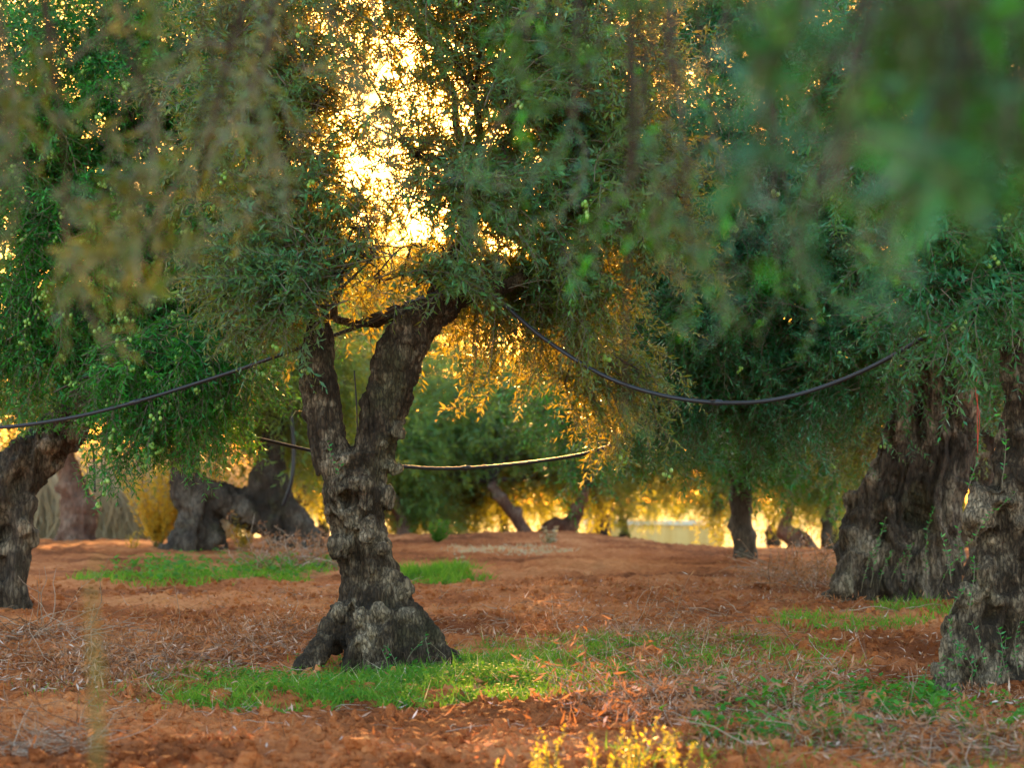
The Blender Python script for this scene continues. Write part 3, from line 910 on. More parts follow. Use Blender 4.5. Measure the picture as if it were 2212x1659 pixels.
for k, (lab, px, d, tubes, blobs, st) in enumerate([
    ("low olive filling the space left of the straight grey trunk, above the pale wall", 1540, 38.0,
     [[(1618, 1200, 14), (1612, 1140, 13), (1600, 1080, 12), (1570, 1010, 9)]],
     [(1440, 930, 38, 1.6, 1.2, .55, 90), (1410, 1010, 38.5, .8, .8, .25, 36), (1560, 930, 38, 1.2, 1.2, .6, 70), (1330, 920, 38, 1.0, 1.2, .5, 40), (1570, 1050, 38, .5, .8, .3, 24), (1545, 1110, 38.4, .30, .4, .22, 14), (1480, 1010, 38.5, .8, .8, .22, 30)], [P(1570, 1010, 38)]),
    ("low olive filling the space right of the straight grey trunk", 1790, 39.0,
     [[(1790, 1205, 15), (1785, 1150, 13), (1795, 1090, 12), (1780, 1010, 9)]],
     [(1700, 950, 39, 1.2, 1.2, .6, 80), (1830, 980, 39, 1.2, 1.2, .7, 90), (1790, 1080, 39, .6, .8, .3, 30), (1680, 1040, 39, .7, .8, .28, 30)], [P(1780, 1010, 39)])]):
    tree(lab, px, d, tubes, 'bark_far', 160 + k, blobs, 'leaf_far', st, far=True, scale=.7, limb_r=.05, voxel=.045, rknobs=6, knob_r=(.06, .12), flute=.05)

# far rows closing off the grove: one crown shape copied
proto = thing("olive_tree", (0, 0, 0), "pale olive crown", "tree", "olive trees beyond the grove")
rw = np.random.default_rng(77)
make_crown(proto, [(np.array([0, 0, 2.7]), np.array([2.1, 2.0, 1.2]), 170, 'main'), (np.array([1.1, .3, 2.1]), np.array([1.2, 1.3, .8]), 60, 'main'),
                   (np.array([-1.2, -.2, 2.2]), np.array([1.2, 1.2, .8]), 60, 'main')], (0, 0), np.array([0, 0, 1.3]), 'leaf_far', 78, None, 1.15, True, .09,
           0, None, True, 6, True)
tb = MB()
tb.tube(catmull([(0, 0, -.3), (.08, 0, .4), (-.05, .05, .9), (.05, 0, 1.5)], 12), np.linspace(.34, .16, 12) * (1 + .15 * rw.normal(size=12)), 10)
obj("trunk", tb.mesh("trunk", [M['bark_far']]), proto)


def copy_tree(o, parent=None):
    c = o.copy(); COL.objects.link(c)
    if parent is not None: c.parent = parent
    for ch in list(o.children): copy_tree(ch, c)
    return c


far_spots = [(-190, 62, 0, .95, "pale olive far beyond the reeds at the left"),
             (600, 60, 1.2, .9, "far olive seen through the arch of the hollow trunk"),
             (700, 58, 2.1, .9, "far olive glimpsed left of the forked trunk's waist"),
             (960, 64, 3.0, .9, "far olive behind the leaning trunk on the central rise"),
             (1230, 66, 4.2, .85, "far olive above the humped double trunk on the crest"),
             (1460, 72, 5.1, .9, "far olive rising directly behind the pale wall"),
             (1800, 63, .7, .95, "far olive between the crooked arched trunk and the ancient trunk"),
             (2080, 60, 2.6, .95, "far olive hidden behind the ancient trunk's right flank"),
             (1090, 54, 1.9, .72, "low far olive glowing behind the left-leaning trunk's foot"),
             (1345, 56, 3.7, .70, "low far olive just left of the pale wall's visible end"),
             (1665, 54, 5.6, .74, "low far olive glowing just right of the straight grey trunk"),
             (1890, 55, .3, .76, "low far olive at the left flank of the massive ancient trunk")]
for k, (px, d, rz, s, lab) in enumerate(far_spots):
    o = proto if k == 0 else copy_tree(proto)
    x, y, z = base_of(px, d)
    o.location = (x, y, z - .1); o.rotation_euler = (0, 0, rz); o.scale = (s, s, s)
    o["label"] = lab
for ch in proto.children: ch.location = (0, 0, 0)

# ================================================================== NEAR BRANCHES (trees beside the camera)
def near_tree(label, base_xy, trunk_pts, limb_ends, sprays, seed, tips=(), lm='leaf_near'):
    rng = np.random.default_rng(seed)
    r = thing("olive_tree", (*base_xy, float(gmacro(*base_xy))), label, "tree", "olive trees of the grove")
    mb = MB()
    path = catmull(trunk_pts, 24)
    mb.tube(path, np.linspace(.22, .10, 24) * (1 + .1 * rng.normal(size=24)), 14)
    obj("trunk", mb.mesh("trunk", [M['bark']]), r)
    lb = MB(); top = path[-1]; paths = []
    for e in limb_ends:
        e = np.asarray(e, float)
        m1 = top * .6 + e * .4 + np.array([0, 0, .25]); pp = catmull([top, m1, e], 16)
        lb.tube(pp, np.linspace(.06, .012, 16), 8); paths.append(pp)
    allp = np.vstack(paths)
    A, yaw, pitch, sc = [], [], [], []
    for (px, py, d, sp, n, s) in sprays:
        for _ in range(n):
            q = P(px + rng.normal(0, sp), py + rng.normal(0, sp * .6), d * rng.uniform(.88, 1.12))
            A.append(q); yaw.append(rng.uniform(0, 2 * PI)); pitch.append(rng.normal(-.75, .45)); sc.append(s * rng.uniform(.8, 1.2))
    A = np.array(A)
    for a in A:
        k = np.argmin(np.linalg.norm(allp - a, axis=1)); s0 = allp[k]
        md = (s0 + a) / 2 + np.array([0, 0, .12]) + rng.normal(0, .04, 3)
        lb.tube(catmull([s0, md, a], 7), np.linspace(.007, .003, 7), 5)
    LV, SV, SQ = place_sprays(SP_NEAR, A, np.array(yaw), np.array(pitch), rng.normal(0, .5, len(A)), np.array(sc), rng)
    if tips:
        T = np.array([P(px + rng.normal(0, sp), py + rng.normal(0, sp), d * rng.uniform(.92, 1.08)) for (px, py, d, sp, n) in tips for _ in range(n)])
        for a in T:
            s0 = allp[np.argmin(np.linalg.norm(allp - a, axis=1))]
            lb.tube(catmull([s0, (s0 + a) / 2 + np.array([0, 0, .10]), a], 7), np.linspace(.005, .002, 7), 5)
        LV2, SV2, SQ2 = place_sprays(SP_TIP, T, rng.uniform(0, 2 * PI, len(T)), rng.normal(-.3, .5, len(T)), rng.normal(0, .5, len(T)), rng.uniform(.8, 1.2, len(T)), rng)
        SQ = np.concatenate([SQ, SQ2 + len(SV)]); SV = np.concatenate([SV, SV2]); LV = np.concatenate([LV, LV2])
    obj("limbs", lb.mesh("limbs", [M['branch']]), r)
    nl = len(LV)
    me = mesh_from("crown", np.concatenate([LV.reshape(-1, 3), SV]), np.concatenate([leaf_quads(nl), SQ + nl * 6]), None,
                   np.concatenate([np.zeros(nl * 2, int), np.ones(len(SQ), int)]), None, [M[lm], M['twig']], True,
                   np.concatenate([np.repeat(rng.random(nl), 2), np.full(len(SQ), .5)]))
    obj("crown", me, r)
    return r


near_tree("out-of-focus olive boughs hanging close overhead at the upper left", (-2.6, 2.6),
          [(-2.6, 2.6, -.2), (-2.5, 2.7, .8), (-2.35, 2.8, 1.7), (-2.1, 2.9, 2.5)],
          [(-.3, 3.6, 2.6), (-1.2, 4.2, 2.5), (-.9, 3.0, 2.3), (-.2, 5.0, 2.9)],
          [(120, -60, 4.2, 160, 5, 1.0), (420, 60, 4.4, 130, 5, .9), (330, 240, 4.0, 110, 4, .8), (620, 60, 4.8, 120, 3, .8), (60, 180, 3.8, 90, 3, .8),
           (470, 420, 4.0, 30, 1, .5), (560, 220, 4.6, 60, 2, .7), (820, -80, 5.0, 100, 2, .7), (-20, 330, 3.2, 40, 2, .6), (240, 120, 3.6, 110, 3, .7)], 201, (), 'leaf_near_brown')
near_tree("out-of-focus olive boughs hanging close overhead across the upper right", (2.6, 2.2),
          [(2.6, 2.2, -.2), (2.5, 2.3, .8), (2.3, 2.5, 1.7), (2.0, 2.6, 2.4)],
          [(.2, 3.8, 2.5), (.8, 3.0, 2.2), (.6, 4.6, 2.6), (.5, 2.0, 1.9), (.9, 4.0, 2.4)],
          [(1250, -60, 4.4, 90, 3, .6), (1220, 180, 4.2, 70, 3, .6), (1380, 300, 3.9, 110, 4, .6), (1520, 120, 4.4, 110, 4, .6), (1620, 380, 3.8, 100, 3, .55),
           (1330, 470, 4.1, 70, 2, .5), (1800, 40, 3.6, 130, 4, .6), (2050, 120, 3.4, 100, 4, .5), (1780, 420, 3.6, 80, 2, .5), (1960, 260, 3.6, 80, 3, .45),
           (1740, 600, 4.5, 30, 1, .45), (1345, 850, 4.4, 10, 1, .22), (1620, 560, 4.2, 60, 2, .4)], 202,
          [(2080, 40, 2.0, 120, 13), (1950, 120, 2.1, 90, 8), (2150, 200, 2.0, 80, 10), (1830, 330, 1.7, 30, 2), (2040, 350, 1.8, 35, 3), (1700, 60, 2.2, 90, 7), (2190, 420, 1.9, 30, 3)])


# ================================================================== HOSES
def hose(label, pts, r=.013, n=90, name="irrigation_hose", cat="hose", group="black irrigation hoses slung between the olives", wob=.006, coup=()):
    w = [P(*q) for q in pts]
    path = catmull(w, n)
    p = np.stack([np.linspace(0, 9, n), np.full(n, len(pts)), np.zeros(n)], 1)
    path[:, 2] += wob * vnoise(p, 4); path[:, 1] += wob * vnoise(p, 6)
    mb = MB(); mb.tube(path, r, 12)
    o = obj(name, mb.mesh(name, [M['hose']]))
    for t in coup:
        i = int(t * (n - 1)); q = path[i:i + 2]; dq = (q[1] - q[0]) / np.linalg.norm(q[1] - q[0])
        cb = MB(); ts = np.array([-.04, -.036, -.012, -.010, .010, .012, .036, .04])
        cb.tube(q[0] + ts[:, None] * dq, r * np.array([1.05, 1.3, 1.3, 1.55, 1.55, 1.3, 1.3, 1.05]), 12)
        obj("coupling", cb.mesh("coupling", [M['hose']]), o)
    return tag(o, label, cat, group)


hose("black hose sagging from the forked olive's branch to the right edge trunk",
     [(1040, 618, 12.85), (1080, 648, 12.8), (1180, 735, 12.65), (1300, 810, 12.5), (1420, 852, 12.4), (1540, 870, 12.3), (1660, 864, 12.1), (1780, 835, 12.0), (1900, 785, 11.85), (2000, 728, 11.7), (2080, 682, 11.6), (2160, 630, 11.5)], coup=(.47,))
hose("black hose climbing across the left foliage to the forked olive's branch",
     [(-60, 930, 14.0), (60, 918, 13.9), (180, 898, 13.8), (300, 866, 13.7), (420, 830, 13.6), (545, 788, 13.4), (680, 738, 13.2), (800, 695, 12.95), (872, 655, 12.6), (960, 630, 12.6)], coup=(.33,))
hose("black hose passing low behind the forked trunk with a sunlit golden end",
     [(430, 915, 15.6), (550, 946, 15.4), (660, 972, 15.2), (760, 993, 15.1), (850, 1006, 15.0), (950, 1012, 15.0), (1050, 1008, 14.9), (1150, 998, 14.9), (1250, 982, 14.9), (1325, 962, 15.0)], coup=(.62,))
hose("thin black drop tube curving down beside the hollow arch tree", [(625, 860, 29.2), (632, 930, 29.2), (634, 990, 29.2), (628, 1045, 29.2), (612, 1092, 29.3)],
     .03, 40, "drop_tube", "tube", "drop tubes")
hose("pair of short black drop tubes dangling beside the left leaning trunk", [(200, 960, 16.5), (204, 1010, 16.5), (205, 1062, 16.5)], .009, 20, "drop_tube", "tube", "drop tubes")
hose("thin straight black tube standing in the fork of the in-focus trunk", [(765, 800, 13.1), (770, 870, 13.1), (772, 945, 13.1)], .005, 20, "drop_tube", "tube", "drop tubes", .002)

# ================================================================== WALL
def wall():
    w0, w1 = P(1270, 1165, 63), P(1560, 1165, 60)
    r = thing("field_wall", (w0 + w1) / 2, "pale cream plastered field wall seen low in the gap right of centre", "wall")
    dv = (w1 - w0); dv[2] = 0; L = np.linalg.norm(dv); dv /= L
    nr = np.array([dv[1], -dv[0], 0]) * .12
    zt, zb = P(0, 1134, 62)[2], P(0, 1215, 62)[2]

    def box(z0, z1, k, a, b, n):
        t = np.linspace(a, b, n); base = w0[None] + dv * (t * L)[:, None]
        f = base + nr * k; bk = base - nr * k
        V = np.vstack([np.column_stack([f[:, :2], np.full(n, z0)]), np.column_stack([f[:, :2], np.full(n, z1)]),
                       np.column_stack([bk[:, :2], np.full(n, z1)]), np.column_stack([bk[:, :2], np.full(n, z0)])])
        Q = []
        for s in range(4):
            for i in range(n - 1): Q.append((s * n + i, s * n + i + 1, ((s + 1) % 4) * n + i + 1, ((s + 1) % 4) * n + i))
        Q.append((0, n, 2 * n, 3 * n)); Q.append((n - 1, 4 * n - 1, 3 * n - 1, 2 * n - 1))
        return V, Q
    m, N, Lk = newmat("cream_plaster")
    tc = N.new("ShaderNodeTexCoord"); mp = N.new("ShaderNodeMapping"); mp.inputs["Scale"].default_value = (3, 3, .4)
    nz = N.new("ShaderNodeTexNoise"); nz.inputs["Scale"].default_value = 1.5; nz.inputs["Detail"].default_value = 6
    Lk.new(tc.outputs["Object"], mp.inputs[0]); Lk.new(mp.outputs[0], nz.inputs["Vector"])
    rr = ramp(N, [(.35, (.84, .52, .18)), (.65, (.92, .63, .26))]); Lk.new(nz.outputs["Fac"], rr.inputs[0])
    pb = N.new("ShaderNodeBsdfPrincipled"); pb.inputs["Roughness"].default_value = .9; Lk.new(rr.outputs[0], pb.inputs["Base Color"])
    out = N.new("ShaderNodeOutputMaterial"); Lk.new(pb.outputs[0], out.inputs[0])
    a = MB(); a.add(*box(zb, zt, 1, 0, 1, 12)); obj("wall_face", a.mesh("wall_face", [m], False), r)
    b = MB(); b.add(*box(zt + .003, zt + .14, 1.5, -.005, 1.005, 12)); obj("coping", b.mesh("coping", [M['cope']], False), r)


M['cope'] = plain_mat("sunlit_coping_white", [(0, (.82, .76, .62)), (1, (.85, .8, .68))], .9)  # whiter than the wall face: sun along the top put into the colour
wall()

# ================================================================== GROUND COVER
def scatter(rng, px, py, rpx, rpy, n, pw=.5):
    """points on the soil in an ellipse whose centre the photo shows at px,py"""
    c = gpt(px, py); n_, f_ = gpt(px, py + rpy), gpt(px, max(py - rpy, 1150))
    rx = rpx * c[1] / FPX; ry = (f_[1] - n_[1]) / 2; cy = (f_[1] + n_[1]) / 2
    a = rng.uniform(0, 2 * PI, n); r = rng.random(n) ** pw
    x = c[0] + rx * r * np.cos(a); y = cy + ry * r * np.sin(a)
    p = np.stack([x, y, np.zeros(n)], 1)
    m = (vnoise(p * 1.7, 41) * .7 + vnoise(p * 5, 42) * .8 + rng.normal(0, .22, n)) > (-.20 + .8 * (r - .5))
    return x[m], y[m]


def blades(name, mat, areas, seed, h=(.04, .12), w=.005, bend=.5, label=None, cat=None):
    rng = np.random.default_rng(seed)
    Vs, rs = [], []
    for (px, py, rx, ry, n, hm) in areas:
        x, y = scatter(rng, px, py, rx, ry, n)
        k = len(x); z = gz(x, y) - .006
        # tufts: pull into small clumps
        B = np.stack([x, y, z], 1)
        H = rng.uniform(h[0], h[1], k) * hm * (.6 + .7 * rng.random(k))
        a = np.stack([rng.normal(0, bend, k), rng.normal(0, bend, k), np.ones(k)], 1); a /= np.linalg.norm(a, axis=1)[:, None]
        s = perp(a, rng); nn = np.cross(s, a); nn *= np.sign(nn[:, 2:3] + 1e-6)
        V = leaf_block(B, a, s, nn, H, w * rng.uniform(.7, 1.4, k) * np.ones(k), rng.uniform(.0, .6, k))
        V[:, 0] = B - s * w * .4; V[:, 1] = B + s * w * .4
        Vs.append(V); rs.append(rng.random(k) * np.clip(1, 0, 1))
    V = np.concatenate(Vs); r = np.concatenate(rs)
    o = obj(name, mesh_from(name, V.reshape(-1, 3), leaf_quads(len(V)), None, None, None, [M[mat]], True, np.repeat(r, 2)))
    return tag(o, label, cat, None, "stuff")


blades("grass", 'grass', [
    (900, 1480, 600, 52, 24000, 1.0), (700, 1502, 320, 30, 8000, 1.0), (1180, 1455, 380, 70, 18000, 1.0), (1480, 1425, 380, 50, 14000, 1.0), (1400, 1470, 250, 40, 6000, 1.0),
    (840, 1455, 200, 34, 2200, 1.3), (1000, 1440, 120, 30, 1600, 1.3)], 301, (.03, .10), .0055, .6, "strip of fresh green grass around the forked trunk's foot", "grass")
blades("grass", 'grass', [(960, 1247, 112, 15, 6500, 1.4)], 302, (.05, .12), .010, .45, "bright lime grass patch on the bare soil right of the forked trunk", "grass")
blades("grass", 'grass', [(400, 1250, 240, 20, 3200, 1.2), (620, 1240, 130, 20, 1500, 1.3)], 303, (.05, .12), .010, .5, "green grass band in front of the hollow arch tree", "grass")
blades("grass", 'grass', [(1810, 1350, 190, 20, 1500, 1.0), (2000, 1330, 110, 20, 1100, 1.2), (1950, 1270, 140, 26, 900, 2.0)], 304, (.05, .12), .007, .5, "sparse grass in front of the massive ancient trunk", "grass")
blades("grass", 'grass', [(1740, 1640, 460, 60, 1800, 1.0), (280, 1500, 320, 40, 1500, .9), (2050, 1640, 240, 60, 1500, 1.1)], 305, (.03, .09), .0045, .6, "thin grass scattered along the foreground litter", "grass")
blades("grass", 'straw', [(900, 1480, 600, 60, 600, 1.1), (1300, 1440, 460, 60, 1300, 1.2), (1750, 1590, 420, 70, 1100, 1.1)], 307, (.05, .15), .0035, .6, "dry bleached grass stems mixed through the green strip", "grass")
blades("grass", 'straw', [(1100, 1192, 150, 8, 1500, 1.0)], 306, (.04, .09), .012, .5, "dry yellowed grass on the bare central rise", "grass")


def herbs(name, areas, seed, mat='herb', leaf=(.03, .06), hgt=(.05, .16), label=None, cat="weeds", wf=.55, nl=(5, 10)):
    rng = np.random.default_rng(seed)
    B, A, LL, WW = [], [], [], []
    for (px, py, rx, ry, n) in areas:
        x, y = scatter(rng, px, py, rx, ry, n)
        z = gz(x, y)
        for i in range(len(x)):
            H = rng.uniform(*hgt); k = rng.integers(*nl)
            for j in range(k):
                t = rng.random() ** .7
                az = rng.uniform(0, 2 * PI); el = rng.uniform(-.1, .8)
                B.append((x[i] + rng.normal(0, .012), y[i] + rng.normal(0, .012), z[i] + H * t))
                A.append((math.cos(az) * math.cos(el), math.sin(az) * math.cos(el), math.sin(el)))
                l = rng.uniform(*leaf); LL.append(l); WW.append(l * wf * rng.uniform(.8, 1.2))
    B = np.array(B); A = np.array(A)
    up = np.array([0, 0, 1.0]); s = np.cross(A, up); s /= np.linalg.norm(s, axis=1)[:, None] + 1e-9
    s = s + rng.normal(0, .25, s.shape); s -= A * (s * A).sum(1)[:, None]; s /= np.linalg.norm(s, axis=1)[:, None]
    nn = np.cross(s, A); nn *= np.sign(nn[:, 2:3] + 1e-9); 
    V = leaf_block(B, A, s, nn, np.array(LL), np.array(WW), rng.uniform(.1, .5, len(B)))
    o = obj(name, mesh_from(name, V.reshape(-1, 3), leaf_quads(len(V)), None, None, None, [M[mat]], True, np.repeat(rng.random(len(V)), 2)))
    return tag(o, label, cat, None, "stuff")


herbs("ground_weeds", [(1950, 1545, 280, 50, 420), (1700, 1560, 260, 45, 260), (1560, 1590, 180, 40, 140), (1850, 1610, 260, 35, 160)], 311, 'herb', (.03, .065), (.03, .15),
      "broad-leaved green weeds carpeting the ground before the right edge trunk")
herbs("ground_weeds", [(900, 1480, 500, 48, 2000), (1230, 1455, 340, 50, 800), (560, 1465, 170, 34, 330), (870, 1430, 140, 40, 120)], 312, 'herb', (.018, .036), (.02, .09),
      "small leafy weeds among the grass under the forked trunk")
herbs("ground_weeds", [(420, 1240, 220, 28, 500), (640, 1235, 100, 26, 220)], 313, 'herb', (.04, .08), (.04, .18), "leafy weeds in front of the hollow arch tree")

# litter: fallen olive leaves, twig bits, clods
def litter(name, areas, seed, label, L=(.035, .065), lift=.02):
    rng = np.random.default_rng(seed)
    Vs, rs = [], []
    for (px, py, rx, ry, n) in areas:
        x, y = scatter(rng, px, py, rx, ry, n)
        k = len(x); z = gz(x, y) + np.abs(rng.normal(.004, lift, k))
        az = rng.uniform(0, 2 * PI, k); el = rng.normal(.1, .4, k)
        a = np.stack([np.cos(az) * np.cos(el), np.sin(az) * np.cos(el), np.sin(el)], 1)
        s = np.cross(a, [0, 0, 1.0]); s /= np.linalg.norm(s, axis=1)[:, None]
        s = s + rng.normal(0, .5, s.shape); s -= a * (s * a).sum(1)[:, None]; s /= np.linalg.norm(s, axis=1)[:, None]
        V = leaf_block(np.stack([x, y, z], 1), a, s, np.cross(s, a), rng.uniform(*L, k), rng.uniform(.009, .015, k), rng.normal(0, .4, k))
        Vs.append(V); rs.append(np.clip(rng.beta(1.6, 1.9, k), 0, 1))
    V = np.concatenate(Vs); r = np.concatenate(rs)
    o = obj(name, mesh_from(name, V.reshape(-1, 3), leaf_quads(len(V)), None, None, None, [M['dry']], True, np.repeat(r, 2)))
    return tag(o, label, "litter", None, "stuff")


litter("fallen_leaves", [
    (1106, 1450, 1300, 200, 17000), (1560, 1500, 420, 90, 18000), (1450, 1560, 300, 60, 9000), (560, 1400, 260, 70, 12000), (220, 1460, 330, 60, 14000), (1800, 1600, 500, 60, 14000),
    (130, 1390, 260, 60, 3500), (1800, 1290, 260, 60, 3500), (1350, 1380, 320, 45, 3500), (2150, 1530, 120, 40, 2500)], 321, "dry brown olive leaves fallen all over the soil")


def sticks(mb, rng, cx, cy, rx, ry, n, L=(.15, .6), up=.25, r=(.0015, .004), leaves=0, mat_t=0, mat_l=1):
    B, A = [], []
    for _ in range(n):
        a_, q = rng.uniform(0, 2 * PI), rng.random() ** .6
        x, y = cx + rx * q * math.cos(a_), cy + ry * q * math.sin(a_)
        l = rng.uniform(*L); az = rng.uniform(0, 2 * PI); el = abs(rng.normal(0, up))
        dr = np.array([math.cos(az) * math.cos(el), math.sin(az) * math.cos(el), math.sin(el)])
        p = np.array([x, y, float(gz(x, y)[0]) + rng.uniform(0, .03)])
        pts = [p]; m = 5
        for k in range(m):
            pts.append(pts[-1] + dr * l / m); dr = dr + rng.normal(0, .24, 3); dr[2] -= .05; dr /= np.linalg.norm(dr)
        pts = np.array(pts)
        g = gmacro(pts[:, 0], pts[:, 1]); pts[:, 2] = np.maximum(pts[:, 2], g + .004)
        rr = rng.uniform(*r)
        mb.tube(pts, np.linspace(rr, rr * .4, m + 1), 4, mat_t, rng.random())
        if rng.random() < .5:
            k = rng.integers(1, m); e = pts[k] + (dr + rng.normal(0, .6, 3)) * l * .35
            e[2] = max(e[2], pts[k][2] - .02)
            mb.tube(catmull([pts[k], (pts[k] + e) / 2 + rng.normal(0, .01, 3), e], 4), np.linspace(rr * .6, rr * .3, 4), 3, mat_t, rng.random())
        for _2 in range(rng.poisson(leaves)):
            k = rng.integers(1, m + 1); B.append(pts[k] + rng.normal(0, .012, 3)); v = rng.normal(0, 1, 3); v[2] *= .6; A.append(v / np.linalg.norm(v))
    return B, A


def sticks_stuff(name, areas, seed, label):
    rng = np.random.default_rng(seed); mb = MB()
    for (px, py, rx, ry, n, L) in areas:
        c = gpt(px, py); f_, n_ = gpt(px, py - ry), gpt(px, py + ry)
        sticks(mb, rng, c[0], (f_[1] + n_[1]) / 2, rx * c[1] / FPX, (f_[1] - n_[1]) / 2, n, L, .12)
    o = obj(name, mb.mesh(name, [M['drytwig']]))
    return tag(o, label, "litter", None, "stuff")


sticks_stuff("fallen_twigs", [(1106, 1480, 1250, 170, 620, (.06, .30)), (1560, 1500, 450, 90, 240, (.1, .5)), (300, 1430, 420, 80, 260, (.1, .5)), (1850, 1600, 420, 60, 200, (.1, .5)),
                              (600, 1300, 500, 60, 120, (.1, .4)), (1500, 1330, 500, 40, 140, (.1, .4))], 331, "thin grey twigs strewn over the red soil")


def brush(label, px, py, rpx, rpy, n, seed, L=(.3, 1.0), up=.5, leaves=5, r=(.002, .005)):
    rng = np.random.default_rng(seed)
    c = gpt(px, py); f_, n_ = gpt(px, py - rpy), gpt(px, py + rpy)
    root = thing("brush_pile", (c[0], c[1], float(gmacro(*c))), label, "brush pile", "piles of dry olive prunings")
    mb = MB(); B, A = sticks(mb, rng, c[0], (f_[1] + n_[1]) / 2, rpx * c[1] / FPX, (f_[1] - n_[1]) / 2, n, L, up, r, leaves)
    obj("twigs", mb.mesh("twigs", [M['drytwig']]), root)
    if B:
        B = np.array(B); A = np.array(A); s = perp(A, rng)
        V = leaf_block(B, A, s, np.cross(s, A), rng.uniform(.035, .065, len(B)), rng.uniform(.009, .014, len(B)), rng.normal(.2, .4, len(B)))
        o = obj("dead_leaves", mesh_from("dead_leaves", V.reshape(-1, 3), leaf_quads(len(V)), None, None, None, [M['dry']], True,
                                         np.repeat(rng.beta(1.7, 2.2, len(B)), 2)), root)
    return root


brush("tangle of brown-leaved dry prunings lying just left of the forked trunk's root", 590, 1395, 130, 42, 110, 401, (.15, .5), .5, 16, (.0012, .0032))
brush("large sprawling heap of russet prunings right of centre in the foreground", 1500, 1525, 260, 60, 230, 402, (.15, .62), .30, 20, (.0012, .0034))
brush("dry leafy prunings along the foreground at the lower right corner", 1950, 1625, 280, 40, 120, 403, (.15, .5), .22, 8, (.0012, .0032))
brush("pale bare twig nest on the soil at the lower left corner", 110, 1615, 115, 28, 170, 404, (.12, .42), .22, .6, (.0012, .003))
brush("pale bleached cut branches at the left edge below the leaning trunk", 90, 1385, 110, 30, 60, 405, (.3, .8), .3, 5, (.003, .006))
brush("grey dry brushwood in front of the hollow arch tree's right foot", 630, 1225, 100, 22, 140, 406, (.3, .8), .5, 22, (.004, .008))
brush("reddish dry brush against the left foot of the massive ancient trunk", 1730, 1265, 100, 30, 130, 407, (.3, .8), .5, 18, (.002, .005))
brush("thin dry stalks and prunings spread across the left foreground", 300, 1450, 190, 40, 130, 408, (.15, .55), .4, 9, (.0012, .003))
brush("low line of dry prunings behind the grass strip at right", 1400, 1395, 240, 24, 100, 409, (.2, .6), .3, 12, (.0015, .0035))

# clods and stones on the soil
def clods():
    rng = np.random.default_rng(501)
    sv, sq, st = sphere_proto(6, 4)
    n = 26000
    y = 7.2 + 14 * rng.random(n) ** 1.6; x = rng.uniform(-.30, .30, n) * y
    sz = .005 + .022 * rng.random(n) ** 3 + .03 * (rng.random(n) < .012)
    z = gz(x, y) + sz * .2
    V = np.stack([x, y, z], 1)[:, None, :] + sv[None] * sz[:, None, None] * rng.uniform(.6, 1.3, (n, 1, 3)) * (1 + .25 * rng.normal(size=(n, len(sv), 1)))
    o_ = (np.arange(n) * len(sv))[:, None, None]
    o = obj("soil_clods", mesh_from("soil_clods", V.reshape(-1, 3), (sq[None] + o_).reshape(-1, 4), (st[None] + o_).reshape(-1, 3), None, None, [M['soil']], False))
    tag(o, "crumbs and clods of red earth on the tilled soil", "soil clods", None, "stuff")


clods()

# ================================================================== SINGLE PLANTS
def leafy_plant(name, label, px, py, h, nst, mat, leaf, seed, cat="weed", group=None, wf=.5, dens=.03, spread=.25, twig='herbstem'):
    rng = np.random.default_rng(seed)
    c = gpt(px, py); base = np.array([c[0], c[1], float(gz(*c)[0])])
    root = thing(name, base, label, cat, group)
    mb = MB(); B, A, LL = [], [], []
    for _ in range(nst):
        dr = np.array([rng.normal(0, spread), rng.normal(0, spread), 1.0]); l = h * rng.uniform(.55, 1.1)
        pts = [base + np.array([rng.normal(0, .03), rng.normal(0, .03), -.02])]; m = 6
        for k in range(m):
            dr /= np.linalg.norm(dr); pts.append(pts[-1] + dr * l / m); dr = dr + rng.normal(0, .10, 3)
        pts = np.array(pts); mb.tube(pts, np.linspace(.004, .0015, m + 1), 5, 0, rng.random())
        for t in np.arange(.15, 1.02, dens / l):
            u = min(t, .999) * m; i = int(u); q = pts[i] + (pts[i + 1] - pts[i]) * (u - i)
            for _2 in range(2):
                az = rng.uniform(0, 2 * PI); el = rng.uniform(0, .8)
                B.append(q); A.append((math.cos(az) * math.cos(el), math.sin(az) * math.cos(el), math.sin(el)))
                LL.append(leaf * rng.uniform(.6, 1.15) * (1.1 - .5 * t))
    obj("stems", mb.mesh("stems", [M[twig]]), root)
    B = np.array(B); A = np.array(A); LL = np.array(LL)
    s = np.cross(A, [0, 0, 1.0]); s /= np.linalg.norm(s, axis=1)[:, None] + 1e-9
    s = s + rng.normal(0, .3, s.shape); s -= A * (s * A).sum(1)[:, None]; s /= np.linalg.norm(s, axis=1)[:, None]
    V = leaf_block(B, A, s, np.cross(s, A), LL, LL * wf, rng.uniform(-.4, .1, len(B)))
    obj("leaves", mesh_from("leaves", V.reshape(-1, 3), leaf_quads(len(V)), None, None, None, [M[mat]], True, np.repeat(rng.random(len(V)), 2)), root)
    return root


